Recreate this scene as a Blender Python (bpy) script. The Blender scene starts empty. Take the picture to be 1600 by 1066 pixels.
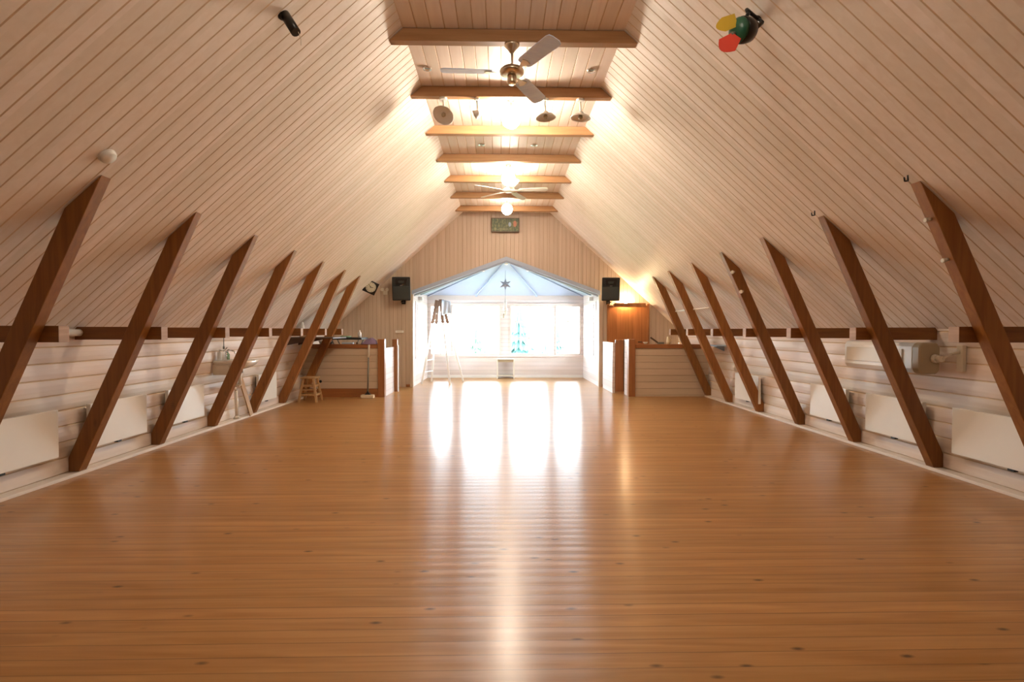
import bpy, bmesh, math, random
from mathutils import Vector, Matrix
random.seed(7)
PI = math.pi
C = bpy.context.scene.collection
S = bpy.context.scene

# ------------------------------------------------------------------ camera
cam_data = bpy.data.cameras.new('camera')
cam = bpy.data.objects.new('camera', cam_data); C.objects.link(cam)
F_PX = 793.9
cam_data.sensor_width = 36.0
cam_data.lens = F_PX * 36.0 / 1600.0
cam_data.clip_start = 0.05; cam_data.clip_end = 300
YAW, PITCH, ROLL = 0.0207, 0.0206, -0.0008
cam.matrix_world = (Matrix.Translation((-0.1244, 0, 1.4505)) @ Matrix.Rotation(-YAW, 4, 'Z')
                    @ Matrix.Rotation(PI/2 - PITCH, 4, 'X') @ Matrix.Rotation(-ROLL, 4, 'Z'))
S.camera = cam
S.view_settings.view_transform = 'Standard'
S.view_settings.look = 'None'
S.view_settings.gamma = 1.0
S.view_settings.use_curve_mapping = False
S.view_settings.exposure = 0.25

# ------------------------------------------------------------------ light levels
SKY = 38.0            # overcast daylight
LAMP = 260.0         # glowing globes under the ceiling
FILL_LAMP = 80.0      # added fill globe out of view, brightens the near ceiling
DOORLAMP = 420.0

world = bpy.data.worlds.new('sky'); S.world = world
world.use_nodes = True
wn = world.node_tree.nodes; wl = world.node_tree.links
wn.clear()
wo = wn.new('ShaderNodeOutputWorld'); wb = wn.new('ShaderNodeBackground')
wt = wn.new('ShaderNodeTexCoord'); wsx = wn.new('ShaderNodeSeparateXYZ'); wr = wn.new('ShaderNodeValToRGB')
wl.new(wt.outputs['Generated'], wsx.inputs[0]); wl.new(wsx.outputs['Z'], wr.inputs[0])
wr.color_ramp.elements[0].position = 0.0; wr.color_ramp.elements[0].color = (0.84, 0.92, 1.0, 1)
wr.color_ramp.elements[1].position = 0.7; wr.color_ramp.elements[1].color = (0.68, 0.82, 1.0, 1)
wl.new(wr.outputs[0], wb.inputs['Color']); wb.inputs['Strength'].default_value = SKY
wl.new(wb.outputs[0], wo.inputs[0])

# ------------------------------------------------------------------ key dimensions
STEP = 1.2; T0 = 3.945                # truss spacing, front face of the first truss
SLOPE = 0.896
CZ = 4.47; CX = 1.112                 # flat ceiling height, half width
WX = 4.46                             # knee wall
def roof_z(x): return min(CZ, CZ - SLOPE*(abs(x) - CX))
def roof_x(z): return CX + (CZ - z)/SLOPE
KZ = roof_z(WX)
GY = 13.05                            # gable wall
BY = 15.6                             # back wall of the bay
BXW = 2.39                            # bay half width
EZ, AZ = 2.42, 3.28                   # opening eave and apex
FY = -7.0                             # wall behind the viewer
def truss_y(i): return T0 + STEP*i if i < 6 else 10.98

# ------------------------------------------------------------------ materials
def nmat(name):
    m = bpy.data.materials.new(name); m.use_nodes = True
    nt = m.node_tree; b = nt.nodes['Principled BSDF']
    return m, nt, b
def col(c): return (c[0], c[1], c[2], 1)
def plain(name, c, rough=0.5, metal=0.0, var=0.06, scale=9.0, emis=None, es=0, bump=0.0, coat=0.0):
    m, nt, b = nmat(name); n = nt.nodes; l = nt.links
    tc = n.new('ShaderNodeTexCoord'); ns = n.new('ShaderNodeTexNoise')
    ns.inputs['Scale'].default_value = scale; ns.inputs['Detail'].default_value = 4
    l.new(tc.outputs['Object'], ns.inputs['Vector'])
    mx = n.new('ShaderNodeMix'); mx.data_type = 'RGBA'
    mx.inputs['A'].default_value = col([v*(1-var) for v in c]); mx.inputs['B'].default_value = col([min(1, v*(1+var)) for v in c])
    l.new(ns.outputs['Fac'], mx.inputs['Factor']); l.new(mx.outputs['Result'], b.inputs['Base Color'])
    b.inputs['Roughness'].default_value = rough; b.inputs['Metallic'].default_value = metal
    b.inputs['Coat Weight'].default_value = coat
    if bump:
        bp = n.new('ShaderNodeBump'); bp.inputs['Strength'].default_value = bump; bp.inputs['Distance'].default_value = 0.01
        l.new(ns.outputs['Fac'], bp.inputs['Height']); l.new(bp.outputs[0], b.inputs['Normal'])
    if emis:
        b.inputs['Emission Color'].default_value = col(emis); b.inputs['Emission Strength'].default_value = es
    return m
def wood(name, light, dark, grain='X', board=None, board_w=0.1, off=0.0, boardvar=0.12, rough=0.45, knot=0.0,
         knotcol=(0.05, 0.02, 0.01), knot_scale=2.2, seam=0.0, seam_w=0.03, coat=0.0, fine=18.0, bump=0.15, wave=0.0, objrand=0.0, spec=0.5):
    m, nt, b = nmat(name); n = nt.nodes; l = nt.links
    def math_(op, a, bb=None, v2=None):
        k = n.new('ShaderNodeMath'); k.operation = op
        if isinstance(a, (int, float)): k.inputs[0].default_value = a
        else: l.new(a, k.inputs[0])
        if bb is not None:
            if isinstance(bb, (int, float)): k.inputs[1].default_value = bb
            else: l.new(bb, k.inputs[1])
        return k.outputs[0]
    tc = n.new('ShaderNodeTexCoord'); sp = n.new('ShaderNodeSeparateXYZ')
    l.new(tc.outputs['Object'], sp.inputs[0])
    shift = None
    if board:
        t = math_('DIVIDE', math_('SUBTRACT', sp.outputs[board], off), board_w)
        fl = math_('FLOOR', t); fr = math_('FRACT', t)
        wnz = n.new('ShaderNodeTexWhiteNoise'); wnz.noise_dimensions = '1D'; l.new(fl, wnz.inputs['W'])
        shift = wnz.outputs['Value']
    oi = n.new('ShaderNodeObjectInfo')
    cb = n.new('ShaderNodeCombineXYZ')
    s = {'X': fine, 'Y': fine, 'Z': fine}; s[grain] = fine*0.06
    for k in 'XYZ':
        v = math_('MULTIPLY', sp.outputs[k], s[k])
        if k == grain:
            if shift is not None: v = math_('ADD', v, math_('MULTIPLY', shift, 37.0))
            v = math_('ADD', v, math_('MULTIPLY', oi.outputs['Random'], 23.0))
        l.new(v, cb.inputs[k])
    ns = n.new('ShaderNodeTexNoise'); ns.inputs['Scale'].default_value = 1.0; ns.inputs['Detail'].default_value = 5
    ns.inputs['Distortion'].default_value = 0.6
    l.new(cb.outputs[0], ns.inputs['Vector'])
    rp = n.new('ShaderNodeValToRGB'); rp.color_ramp.elements[0].position = 0.32; rp.color_ramp.elements[1].position = 0.68
    rp.color_ramp.elements[0].color = col(dark); rp.color_ramp.elements[1].color = col(light)
    l.new(ns.outputs['Fac'], rp.inputs[0]); cur = rp.outputs[0]
    def darken(cur, fac, amount_col, blend='MIX'):
        mx = n.new('ShaderNodeMix'); mx.data_type = 'RGBA'; mx.blend_type = blend
        l.new(cur, mx.inputs['A']); 
        if isinstance(amount_col, tuple): mx.inputs['B'].default_value = col(amount_col)
        else: l.new(amount_col, mx.inputs['B'])
        if isinstance(fac, float): mx.inputs['Factor'].default_value = fac
        else: l.new(fac, mx.inputs['Factor'])
        return mx.outputs['Result']
    rnd = shift if shift is not None else oi.outputs['Random']
    bv = boardvar if shift is not None else objrand
    if bv:
        v = math_('ADD', math_('MULTIPLY', rnd, 2*bv), 1-bv)
        cc = n.new('ShaderNodeCombineColor'); 
        l.new(v, cc.inputs[0]); l.new(v, cc.inputs[1]); l.new(math_('POWER', v, 1.4), cc.inputs[2])
        cur = darken(cur, 1.0, cc.outputs[0], 'MULTIPLY')
    if knot:
        kc = n.new('ShaderNodeCombineXYZ')
        ks = {'X': 2.6, 'Y': 2.6, 'Z': 2.6}; ks[grain] = 1.1
        for k in 'XYZ':
            v = math_('MULTIPLY', sp.outputs[k], ks[k]*knot_scale)
            if shift is not None and k == grain: v = math_('ADD', v, math_('MULTIPLY', shift, 11.0))
            l.new(v, kc.inputs[k])
        vo = n.new('ShaderNodeTexVoronoi'); vo.inputs['Scale'].default_value = 1.0; l.new(kc.outputs[0], vo.inputs['Vector'])
        kr = n.new('ShaderNodeValToRGB'); kr.color_ramp.elements[0].position = 0.035; kr.color_ramp.elements[1].position = 0.13
        kr.color_ramp.elements[0].color = (knot, knot, knot, 1); kr.color_ramp.elements[1].color = (0, 0, 0, 1)
        l.new(vo.outputs['Distance'], kr.inputs[0])
        cur = darken(cur, kr.outputs[0], knotcol)
    if seam and board:
        e = math_('MINIMUM', fr, math_('SUBTRACT', 1.0, fr))
        sm = math_('MULTIPLY', math_('LESS_THAN', e, seam_w), math_('ADD', math_('MULTIPLY', shift, seam*0.6), seam*0.4))
        cur = darken(cur, sm, tuple(v*0.25 for v in dark))
    l.new(cur, b.inputs['Base Color'])
    b.inputs['Roughness'].default_value = rough; b.inputs['Coat Weight'].default_value = coat
    b.inputs['Coat Roughness'].default_value = 0.2
    b.inputs['Specular IOR Level'].default_value = spec
    bp = n.new('ShaderNodeBump'); bp.inputs['Strength'].default_value = bump; bp.inputs['Distance'].default_value = 0.002
    h = ns.outputs['Fac']
    if wave:                      # gentle cupping of each floor board
        w = math_('MULTIPLY', math_('COSINE', math_('MULTIPLY', fr, 2*PI)), -wave)
        l2 = n.new('ShaderNodeTexNoise'); l2.inputs['Scale'].default_value = 1.0
        c2 = n.new('ShaderNodeCombineXYZ'); l.new(math_('MULTIPLY', sp.outputs['X'], 1.3), c2.inputs[0]); l.new(math_('MULTIPLY', sp.outputs['Y'], 14.0), c2.inputs[1])
        l.new(c2.outputs[0], l2.inputs['Vector'])
        h = math_('ADD', math_('MULTIPLY', h, 0.35), math_('ADD', w, math_('MULTIPLY', l2.outputs['Fac'], wave*3)))
    l.new(h, bp.inputs['Height']); l.new(bp.outputs[0], b.inputs['Normal'])
    return m

M = {}
M['floor'] = wood('varnished_pine_floor', (0.51, 0.262, 0.092), (0.375, 0.170, 0.048), 'X', 'Y', 0.102, 0.0, 0.10, rough=0.33, knot=0.9,
                  knotcol=(0.07, 0.03, 0.012), knot_scale=3.0, seam=0.85, seam_w=0.028, coat=0.3, fine=20, bump=0.4, wave=0.5)
_nt = M['floor'].node_tree; _b = _nt.nodes['Principled BSDF']; _c = _nt.nodes.new('ShaderNodeCombineXYZ'); _c.inputs[1].default_value = 1.0
_b.inputs['Anisotropic'].default_value = 0.9; _nt.links.new(_c.outputs[0], _b.inputs['Tangent'])
M['slope'] = wood('whitewashed_slope_boards', (0.84, 0.755, 0.69), (0.79, 0.695, 0.62), 'X', 'Y', 0.12, 0.0, 0.07, rough=0.5, knot=0.25,
                  knotcol=(0.5, 0.33, 0.22), knot_scale=0.8, bump=0.1, fine=16)
M['slope_groove'] = plain('bare_groove_wood', (0.70, 0.54, 0.38), 0.6)
M['flat'] = wood('whitewashed_ceiling_boards', (0.82, 0.72, 0.63), (0.76, 0.64, 0.55), 'Y', 'X', 0.14, -1.12, 0.07, rough=0.5, knot=0.2,
                 knotcol=(0.5, 0.33, 0.22), knot_scale=0.8, bump=0.1, fine=16)
M['knee'] = wood('whitewashed_wall_boards', (0.80, 0.70, 0.61), (0.70, 0.58, 0.49), 'Y', 'Z', 0.157, 0.03, 0.09, rough=0.5, knot=0.45,
                 knotcol=(0.38, 0.24, 0.16), knot_scale=1.0, bump=0.15, fine=10)
M['gable'] = wood('pale_gable_boards', (0.60, 0.48, 0.365), (0.54, 0.42, 0.31), 'Z', 'X', 0.105, 0.0, 0.045, rough=0.55, bump=0.1, fine=14)
M['gable_mid'] = wood('pink_gable_boards', (0.56, 0.44, 0.345), (0.50, 0.385, 0.295), 'Z', 'X', 0.105, 0.0, 0.06, rough=0.55, bump=0.1, fine=14)
M['gable_groove'] = plain('gable_groove_wood', (0.46, 0.34, 0.24), 0.6)
M['timber'] = wood('dark_oiled_timber', (0.29, 0.112, 0.020), (0.21, 0.074, 0.011), 'Z', rough=0.5, knot=0.7, knotcol=(0.03, 0.01, 0.004),
                   knot_scale=1.6, objrand=0.12, fine=26)
M['timber_x'] = wood('dark_oiled_tie_timber', (0.26, 0.10, 0.018), (0.18, 0.062, 0.010), 'X', rough=0.5, knot=0.6, knotcol=(0.03, 0.01, 0.004),
                     knot_scale=1.6, objrand=0.12, fine=26)
M['endgrain'] = wood('sawn_end_grain', (0.44, 0.28, 0.18), (0.34, 0.20, 0.12), 'Y', rough=0.65, fine=40)
M['beam'] = wood('ceiling_beam_timber', (0.46, 0.25, 0.115), (0.37, 0.19, 0.08), 'X', rough=0.5, knot=0.5, knotcol=(0.09, 0.035, 0.012),
                 knot_scale=1.3, objrand=0.10, fine=22)
M['post'] = wood('orange_pine_post', (0.36, 0.15, 0.05), (0.26, 0.10, 0.03), 'Z', rough=0.42, fine=20, objrand=0.05)
M['cap'] = wood('orange_pine_cap', (0.36, 0.14, 0.045), (0.26, 0.095, 0.028), 'X', rough=0.42, fine=20)
M['cream'] = wood('cream_lap_boards', (0.64, 0.51, 0.37), (0.58, 0.45, 0.32), 'X', 'Z', 0.145, 0.19, 0.04, rough=0.5, fine=9, bump=0.08)
M['whitewood'] = wood('white_painted_boards', (0.74, 0.66, 0.62), (0.66, 0.57, 0.53), 'X', 'Z', 0.12, 0.0, 0.05, rough=0.4, fine=8, seam=0.5, seam_w=0.04, bump=0.08)
M['whitewood_y'] = wood('white_painted_side_boards', (0.74, 0.66, 0.62), (0.66, 0.57, 0.53), 'Y', 'Z', 0.12, 0.0, 0.05, rough=0.4, fine=8, seam=0.5, seam_w=0.04, bump=0.08)
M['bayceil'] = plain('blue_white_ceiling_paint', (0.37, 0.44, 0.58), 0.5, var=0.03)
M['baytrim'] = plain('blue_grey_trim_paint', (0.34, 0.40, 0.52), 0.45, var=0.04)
M['pinktrim'] = plain('pale_window_paint', (0.70, 0.58, 0.52), 0.4, var=0.04)
M['white'] = plain('white_paint', (0.82, 0.80, 0.76), 0.4, var=0.03)
M['radiator'] = plain('cream_enamel', (0.86, 0.84, 0.78), 0.32, var=0.02, coat=0.2)
M['plinth'] = plain('pale_plinth_paint', (0.78, 0.69, 0.60), 0.45, var=0.05)
M['offwhite'] = plain('off_white_plastic', (0.72, 0.66, 0.55), 0.4, var=0.03)
M['beige'] = plain('beige_plastic', (0.42, 0.34, 0.22), 0.45, var=0.05)
M['black'] = plain('black_plastic', (0.014, 0.016, 0.015), 0.45, var=0.2)
M['blackmetal'] = plain('black_lacquered_metal', (0.012, 0.010, 0.008), 0.3, var=0.2, metal=0.2)
M['grille'] = plain('dark_speaker_mesh', (0.03, 0.035, 0.033), 0.6, var=0.4, scale=120, bump=0.3)
M['brass'] = plain('antique_brass', (0.60, 0.52, 0.40), 0.28, metal=1.0, var=0.1)
M['chrome'] = plain('chrome', (0.75, 0.75, 0.76), 0.15, metal=1.0, var=0.02)
M['blade'] = wood('silvery_blue_blade', (0.70, 0.80, 1.0), (0.60, 0.70, 0.95), 'X', rough=0.3, fine=30, coat=0.3)
M['blade2'] = plain('off_white_blade', (0.66, 0.62, 0.55), 0.4, var=0.05)
M['globe'] = plain('glowing_opal_glass', (1, 1, 1), 0.3, emis=(1.0, 0.87, 0.70), es=LAMP)
M['globe_mid'] = plain('glowing_opal_glass_mid', (1, 1, 1), 0.3, emis=(1.0, 0.87, 0.70), es=LAMP*0.6)
M['globe_far'] = plain('glowing_opal_glass_far', (1, 1, 1), 0.3, emis=(1.0, 0.87, 0.70), es=LAMP*0.2)
M['fill_globe'] = plain('added_fill_globe_glass', (1, 1, 1), 0.3, emis=(1.0, 0.87, 0.70), es=FILL_LAMP)
M['bulb'] = plain('glowing_bulb', (1, 1, 1), 0.3, emis=(1.0, 0.70, 0.38), es=DOORLAMP)
M['spotglow'] = plain('small_warm_lamp', (1, 1, 1), 0.3, emis=(1.0, 0.72, 0.4), es=2.0)
M['yellow'] = plain('yellow_gel', (0.80, 0.56, 0.06), 0.4)
M['red'] = plain('red_gel', (0.72, 0.06, 0.035), 0.4)
M['green'] = plain('dark_green_gel', (0.012, 0.10, 0.055), 0.35)
M['rawpine'] = wood('raw_pine', (0.52, 0.33, 0.15), (0.40, 0.23, 0.09), 'Z', rough=0.55, fine=22)
M['tan'] = wood('tan_ladder_wood', (0.20, 0.11, 0.07), (0.15, 0.08, 0.05), 'Z', rough=0.5, fine=22)
M['door'] = wood('varnished_plank_door', (0.42, 0.17, 0.055), (0.30, 0.11, 0.032), 'Z', 'X', 0.105, 2.62, 0.08, rough=0.42, fine=14, seam=0.5, seam_w=0.03)
M['darkwood'] = plain('dark_shelf_wood', (0.09, 0.045, 0.02), 0.5)
M['porcelain'] = plain('white_porcelain', (0.80, 0.74, 0.64), 0.15, var=0.02, coat=0.5)
M['cloth_purple'] = plain('purple_cloth', (0.24, 0.17, 0.27), 0.9, var=0.25, bump=0.4)
M['cloth_blue'] = plain('pale_blue_cloth', (0.60, 0.70, 0.84), 0.9, var=0.1, bump=0.3)
M['bluegrey'] = plain('blue_grey_paint', (0.34, 0.42, 0.52), 0.5, var=0.1)
M['greenglass'] = plain('green_bottle', (0.22, 0.34, 0.20), 0.2, coat=0.4)
M['greymetal'] = plain('grey_metal', (0.20, 0.20, 0.17), 0.4, metal=0.4)
M['cream_box'] = plain('cream_card', (0.76, 0.60, 0.36), 0.6)
M['dial'] = plain('cream_clock_dial', (0.52, 0.48, 0.36), 0.5)
M['mophead'] = plain('cream_mop_cotton', (0.72, 0.62, 0.44), 0.95, var=0.15, bump=0.5, scale=60)
M['star'] = plain('grey_metal_star', (0.36, 0.40, 0.46), 0.35, metal=0.6)
M['grass'] = plain('grass_ground', (0.10, 0.17, 0.06), 0.95, var=0.3, scale=1.5)
M['leaf'] = plain('blue_green_foliage', (0.028, 0.075, 0.065), 0.8, var=0.35, scale=3)
M['leaf2'] = plain('yellow_green_foliage', (0.05, 0.085, 0.05), 0.8, var=0.35, scale=3)
M['bark'] = plain('grey_bark', (0.10, 0.07, 0.05), 0.9, var=0.3)
def glass():
    m = bpy.data.materials.new('window_glass'); m.use_nodes = True; nt = m.node_tree; n = nt.nodes; n.clear()
    o = n.new('ShaderNodeOutputMaterial'); t = n.new('ShaderNodeBsdfTransparent'); g = n.new('ShaderNodeBsdfGlossy')
    t.inputs[0].default_value = (0.95, 0.98, 0.97, 1); g.inputs['Roughness'].default_value = 0.02
    f = n.new('ShaderNodeFresnel'); f.inputs[0].default_value = 1.45; x = n.new('ShaderNodeMixShader')
    nt.links.new(f.outputs[0], x.inputs[0]); nt.links.new(t.outputs[0], x.inputs[1]); nt.links.new(g.outputs[0], x.inputs[2])
    nt.links.new(x.outputs[0], o.inputs[0]); return m
M['glass'] = glass()
def picture_mat():
    m, nt, b = nmat('small_painting'); n = nt.nodes; l = nt.links
    tc = n.new('ShaderNodeTexCoord'); mp = n.new('ShaderNodeMapping'); l.new(tc.outputs['Object'], mp.inputs[0])
    mp.inputs['Scale'].default_value = (22, 1, 14)
    v = n.new('ShaderNodeTexNoise'); v.inputs['Scale'].default_value = 1; v.inputs['Detail'].default_value = 2; l.new(mp.outputs[0], v.inputs['Vector'])
    r = n.new('ShaderNodeValToRGB'); cr = r.color_ramp
    cr.elements[0].position = 0.3; cr.elements[0].color = (0.03, 0.05, 0.015, 1)
    cr.elements[1].position = 0.72; cr.elements[1].color = (0.22, 0.21, 0.08, 1)
    e = cr.elements.new(0.5); e.color = (0.07, 0.09, 0.03, 1)
    l.new(v.outputs['Fac'], r.inputs[0]); l.new(r.outputs[0], b.inputs['Base Color']); b.inputs['Roughness'].default_value = 0.5
    return m
M['picture'] = picture_mat()

# ------------------------------------------------------------------ mesh helpers
ORIG = {}
class MB:
    def __init__(self): self.bm = bmesh.new(); self.mats = []
    def mi(self, m):
        m = M[m] if isinstance(m, str) else m
        if m not in self.mats: self.mats.append(m)
        return self.mats.index(m)
    def _fin(self, faces, m, smooth=False):
        i = self.mi(m)
        for f in faces: f.material_index = i; f.smooth = smooth
    def box(self, x0, x1, y0, y1, z0, z1, m, bev=0.0, mat=None):
        vs = [self.bm.verts.new((x, y, z)) for x in (x0, x1) for y in (y0, y1) for z in (z0, z1)]
        q = [(0,1,3,2), (4,6,7,5), (0,4,5,1), (2,3,7,6), (0,2,6,4), (1,5,7,3)]
        fs = [self.bm.faces.new([vs[k] for k in a]) for a in q]
        self._fin(fs, m)
        if bev:
            es = list({e for f in fs for e in f.edges})
            r = bmesh.ops.bevel(self.bm, geom=es, offset=bev, segments=2, affect='EDGES', profile=0.6)
            i = self.mi(m)
            for f in r['faces']: f.material_index = i
            vs = list({v for f in r['faces'] for v in f.verts} | {v for v in vs if v.is_valid})
        if mat is not None: bmesh.ops.transform(self.bm, matrix=mat, verts=[v for v in vs if v.is_valid])
        return self
    def prism(self, pts, axis, a0, a1, m, capm=None, bev=0.0):
        """polygon pts (2D) extruded along axis between a0 and a1; the 2D axes are the other two, in XYZ order"""
        def P(p, a):
            if axis == 'Y': return (p[0], a, p[1])
            if axis == 'X': return (a, p[0], p[1])
            return (p[0], p[1], a)
        A = [self.bm.verts.new(P(p, a0)) for p in pts]; B = [self.bm.verts.new(P(p, a1)) for p in pts]
        fs = [self.bm.faces.new(A), self.bm.faces.new(B[::-1])]; side = []
        for k in range(len(pts)):
            j = (k+1) % len(pts); side.append(self.bm.faces.new([A[k], B[k], B[j], A[j]]))
        self._fin(fs, capm or m); self._fin(side, m)
        if bev:
            i = self.mi(m)
            r = bmesh.ops.bevel(self.bm, geom=list({e for f in fs+side for e in f.edges}), offset=bev, segments=1, affect='EDGES')
            for f in r['faces']: f.material_index = i
        return side
    def tube(self, p0, p1, r0, m, r1=None, seg=14, cap=True):
        r1 = r0 if r1 is None else r1
        p0, p1 = Vector(p0), Vector(p1); d = (p1-p0).normalized()
        u = d.orthogonal().normalized(); v = d.cross(u)
        A = []; B = []
        for k in range(seg):
            a = 2*PI*k/seg; w = u*math.cos(a) + v*math.sin(a)
            A.append(self.bm.verts.new(p0 + w*r0)); B.append(self.bm.verts.new(p1 + w*r1))
        fs = [self.bm.faces.new([A[k], A[(k+1) % seg], B[(k+1) % seg], B[k]]) for k in range(seg)]
        self._fin(fs, m, True)
        if cap: self._fin([self.bm.faces.new(A[::-1]), self.bm.faces.new(B)], m)
        return self
    def path(self, pts, r, m, seg=10):
        for a, b in zip(pts[:-1], pts[1:]): self.tube(a, b, r, m, seg=seg)
        return self
    def lathe(self, prof, m, mat=None, seg=24, close=False):
        """prof: list of (r, z)"""
        rings = []
        for r, z in prof:
            if r < 1e-6: rings.append([self.bm.verts.new((0, 0, z))])
            else: rings.append([self.bm.verts.new((r*math.cos(2*PI*k/seg), r*math.sin(2*PI*k/seg), z)) for k in range(seg)])
        fs = []
        for a, b in zip(rings[:-1], rings[1:]):
            for k in range(seg):
                j = (k+1) % seg
                if len(a) == 1 and len(b) == 1: continue
                if len(a) == 1: fs.append(self.bm.faces.new([a[0], b[j], b[k]]))
                elif len(b) == 1: fs.append(self.bm.faces.new([a[k], a[j], b[0]]))
                else: fs.append(self.bm.faces.new([a[k], a[j], b[j], b[k]]))
        self._fin(fs, m, True)
        if mat is not None: bmesh.ops.transform(self.bm, matrix=mat, verts=[v for r in rings for v in r])
        return self
    def poly(self, pts, m):
        f = self.bm.faces.new([self.bm.verts.new(p) for p in pts]); self._fin([f], m); return f
    def slab(self, pts, off, m):
        """3D polygon given thickness along vector off"""
        off = Vector(off)
        A = [self.bm.verts.new(p) for p in pts]; B = [self.bm.verts.new(Vector(p)+off) for p in pts]
        fs = [self.bm.faces.new(A), self.bm.faces.new(B[::-1])]
        for k in range(len(pts)):
            j = (k+1) % len(pts); fs.append(self.bm.faces.new([A[k], B[k], B[j], A[j]]))
        self._fin(fs, m)
    def bar(self, p0, p1, w, d, m, up=(0, 1, 0), bev=0.0):
        """rectangular bar between points; w across, d along 'up'"""
        p0, p1 = Vector(p0), Vector(p1); z = (p1-p0); L = z.length; z.normalize()
        y = Vector(up); y = (y - z*y.dot(z)).normalized(); x = y.cross(z)
        mt = Matrix((x, y, z)).transposed().to_4x4(); mt.translation = p0
        self.box(-w/2, w/2, -d/2, d/2, 0, L, m, bev, mt); return self
    def build(self, name, parent=None, origin=None):
        bmesh.ops.recalc_face_normals(self.bm, faces=self.bm.faces)
        if parent is not None: o = ORIG[parent.name]
        elif origin is not None: o = Vector(origin)
        else:
            xs = [v.co for v in self.bm.verts]
            o = Vector(((min(v.x for v in xs)+max(v.x for v in xs))/2, (min(v.y for v in xs)+max(v.y for v in xs))/2, min(v.z for v in xs)))
        bmesh.ops.translate(self.bm, vec=-o, verts=self.bm.verts)
        me = bpy.data.meshes.new(name); self.bm.to_mesh(me); self.bm.free()
        for m in self.mats: me.materials.append(m)
        ob = bpy.data.objects.new(name, me); C.objects.link(ob)
        if parent is not None: ob.parent = parent
        else: ob.location = o
        ORIG[ob.name] = Vector(o)
        return ob
def tag(o, label, cat, group=None):
    o['label'] = label; o['category'] = cat
    if group: o['group'] = group
    return o
def empty(name, loc, label, cat, group=None):
    o = bpy.data.objects.new(name, None); C.objects.link(o); o.location = loc; o.empty_display_size = 0.1
    ORIG[o.name] = Vector(loc)
    return tag(o, label, cat, group)
def struct(mb, name, parent=None):
    o = mb.build(name, parent, None if parent is not None else (0, 0, 0))
    if parent is None: o['kind'] = 'structure'
    return o
def copy_tree(o, parent=None):
    c = o.copy(); C.objects.link(c)
    if parent is not None: c.parent = parent
    for ch in list(o.children): copy_tree(ch, c)
    return c
def panel(mb, O, U, V, N, ul, vl, w, m, mg, gw=0.010, gd=0.006, thick=0.05, round_=0.0, off=0.0):
    """boards repeated along V, running along U; N points into the room"""
    O, U, V, N = Vector(O), Vector(U).normalized(), Vector(V).normalized(), Vector(N).normalized()
    prof = [(0.0, 0.0, 0)]; k = 0; t = off
    while t < vl:
        a, b = t, t + w
        for (q, d, gi) in ((a-gw/2, 0, 0), (a, -gd, 1), (a+gw/2, 0, 1), (a+w*0.35, round_, 0), (a+w*0.65, round_, 0)):
            if 0.001 < q < vl-0.001: prof.append((q, d, gi))
        t += w
    prof.append((vl, 0.0, 0))
    A = [mb.bm.verts.new(O + V*q + N*d) for q, d, g in prof]; B = [mb.bm.verts.new(O + V*q + N*d + U*ul) for q, d, g in prof]
    i0, i1 = mb.mi(m), mb.mi(mg)
    for k in range(len(prof)-1):
        f = mb.bm.faces.new([A[k], A[k+1], B[k+1], B[k]]); f.material_index = i1 if prof[k+1][2] else i0
    c = [mb.bm.verts.new(O - N*thick), mb.bm.verts.new(O + V*vl - N*thick), mb.bm.verts.new(O + V*vl - N*thick + U*ul), mb.bm.verts.new(O - N*thick + U*ul)]
    f = mb.bm.faces.new(c); f.material_index = i0
    for a, b, p, q in ((A[0], B[0], c[0], c[3]), (A[-1], B[-1], c[1], c[2])):
        f = mb.bm.faces.new([a, b, q, p]); f.material_index = i0

# ------------------------------------------------------------------ the room shell
mb = MB(); mb.box(-WX-0.15, WX+0.15, FY-0.15, GY+0.1, -0.12, 0.0, 'floor'); mb.box(-BXW-0.05, BXW+0.05, GY+0.1, BY+0.1, -0.12, 0.0, 'floor')
struct(mb, 'floor')
mb = MB(); panel(mb, (-CX, FY, CZ), (0, 1, 0), (1, 0, 0), (0, 0, -1), GY-FY, 2*CX, 0.14, 'flat', 'slope_groove', 0.012, 0.007)
struct(mb, 'ceiling')
sl = math.hypot(WX-CX, CZ-KZ)
for sg, nm in ((-1, 'wall_upper_left'), (1, 'wall_upper_right')):
    mb = MB()
    U = Vector((-sg*(WX-CX), 0, CZ-KZ)).normalized(); N = Vector((-sg*(CZ-KZ), 0, -(WX-CX))).normalized()
    panel(mb, (sg*WX, FY, KZ), U, (0, 1, 0), N, sl, GY-FY, 0.12, 'slope', 'slope_groove', 0.012, 0.005)
    struct(mb, nm)
    mb = MB(); panel(mb, (sg*WX, FY, 0), (0, 1, 0), (0, 0, 1), (-sg, 0, 0), GY-FY, KZ, 0.157, 'knee', 'slope_groove', 0.016, 0.010, round_=0.006, off=0.03)
    struct(mb, 'wall_left' if sg < 0 else 'wall_right')
    mb = MB()
    xs = sorted((sg*4.335, sg*(WX-0.001)))
    mb.box(xs[0], xs[1], FY, 11.05, 0, 0.032, 'plinth', 0.004)
    struct(mb, 'baseboard_left' if sg < 0 else 'baseboard_right')
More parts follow.
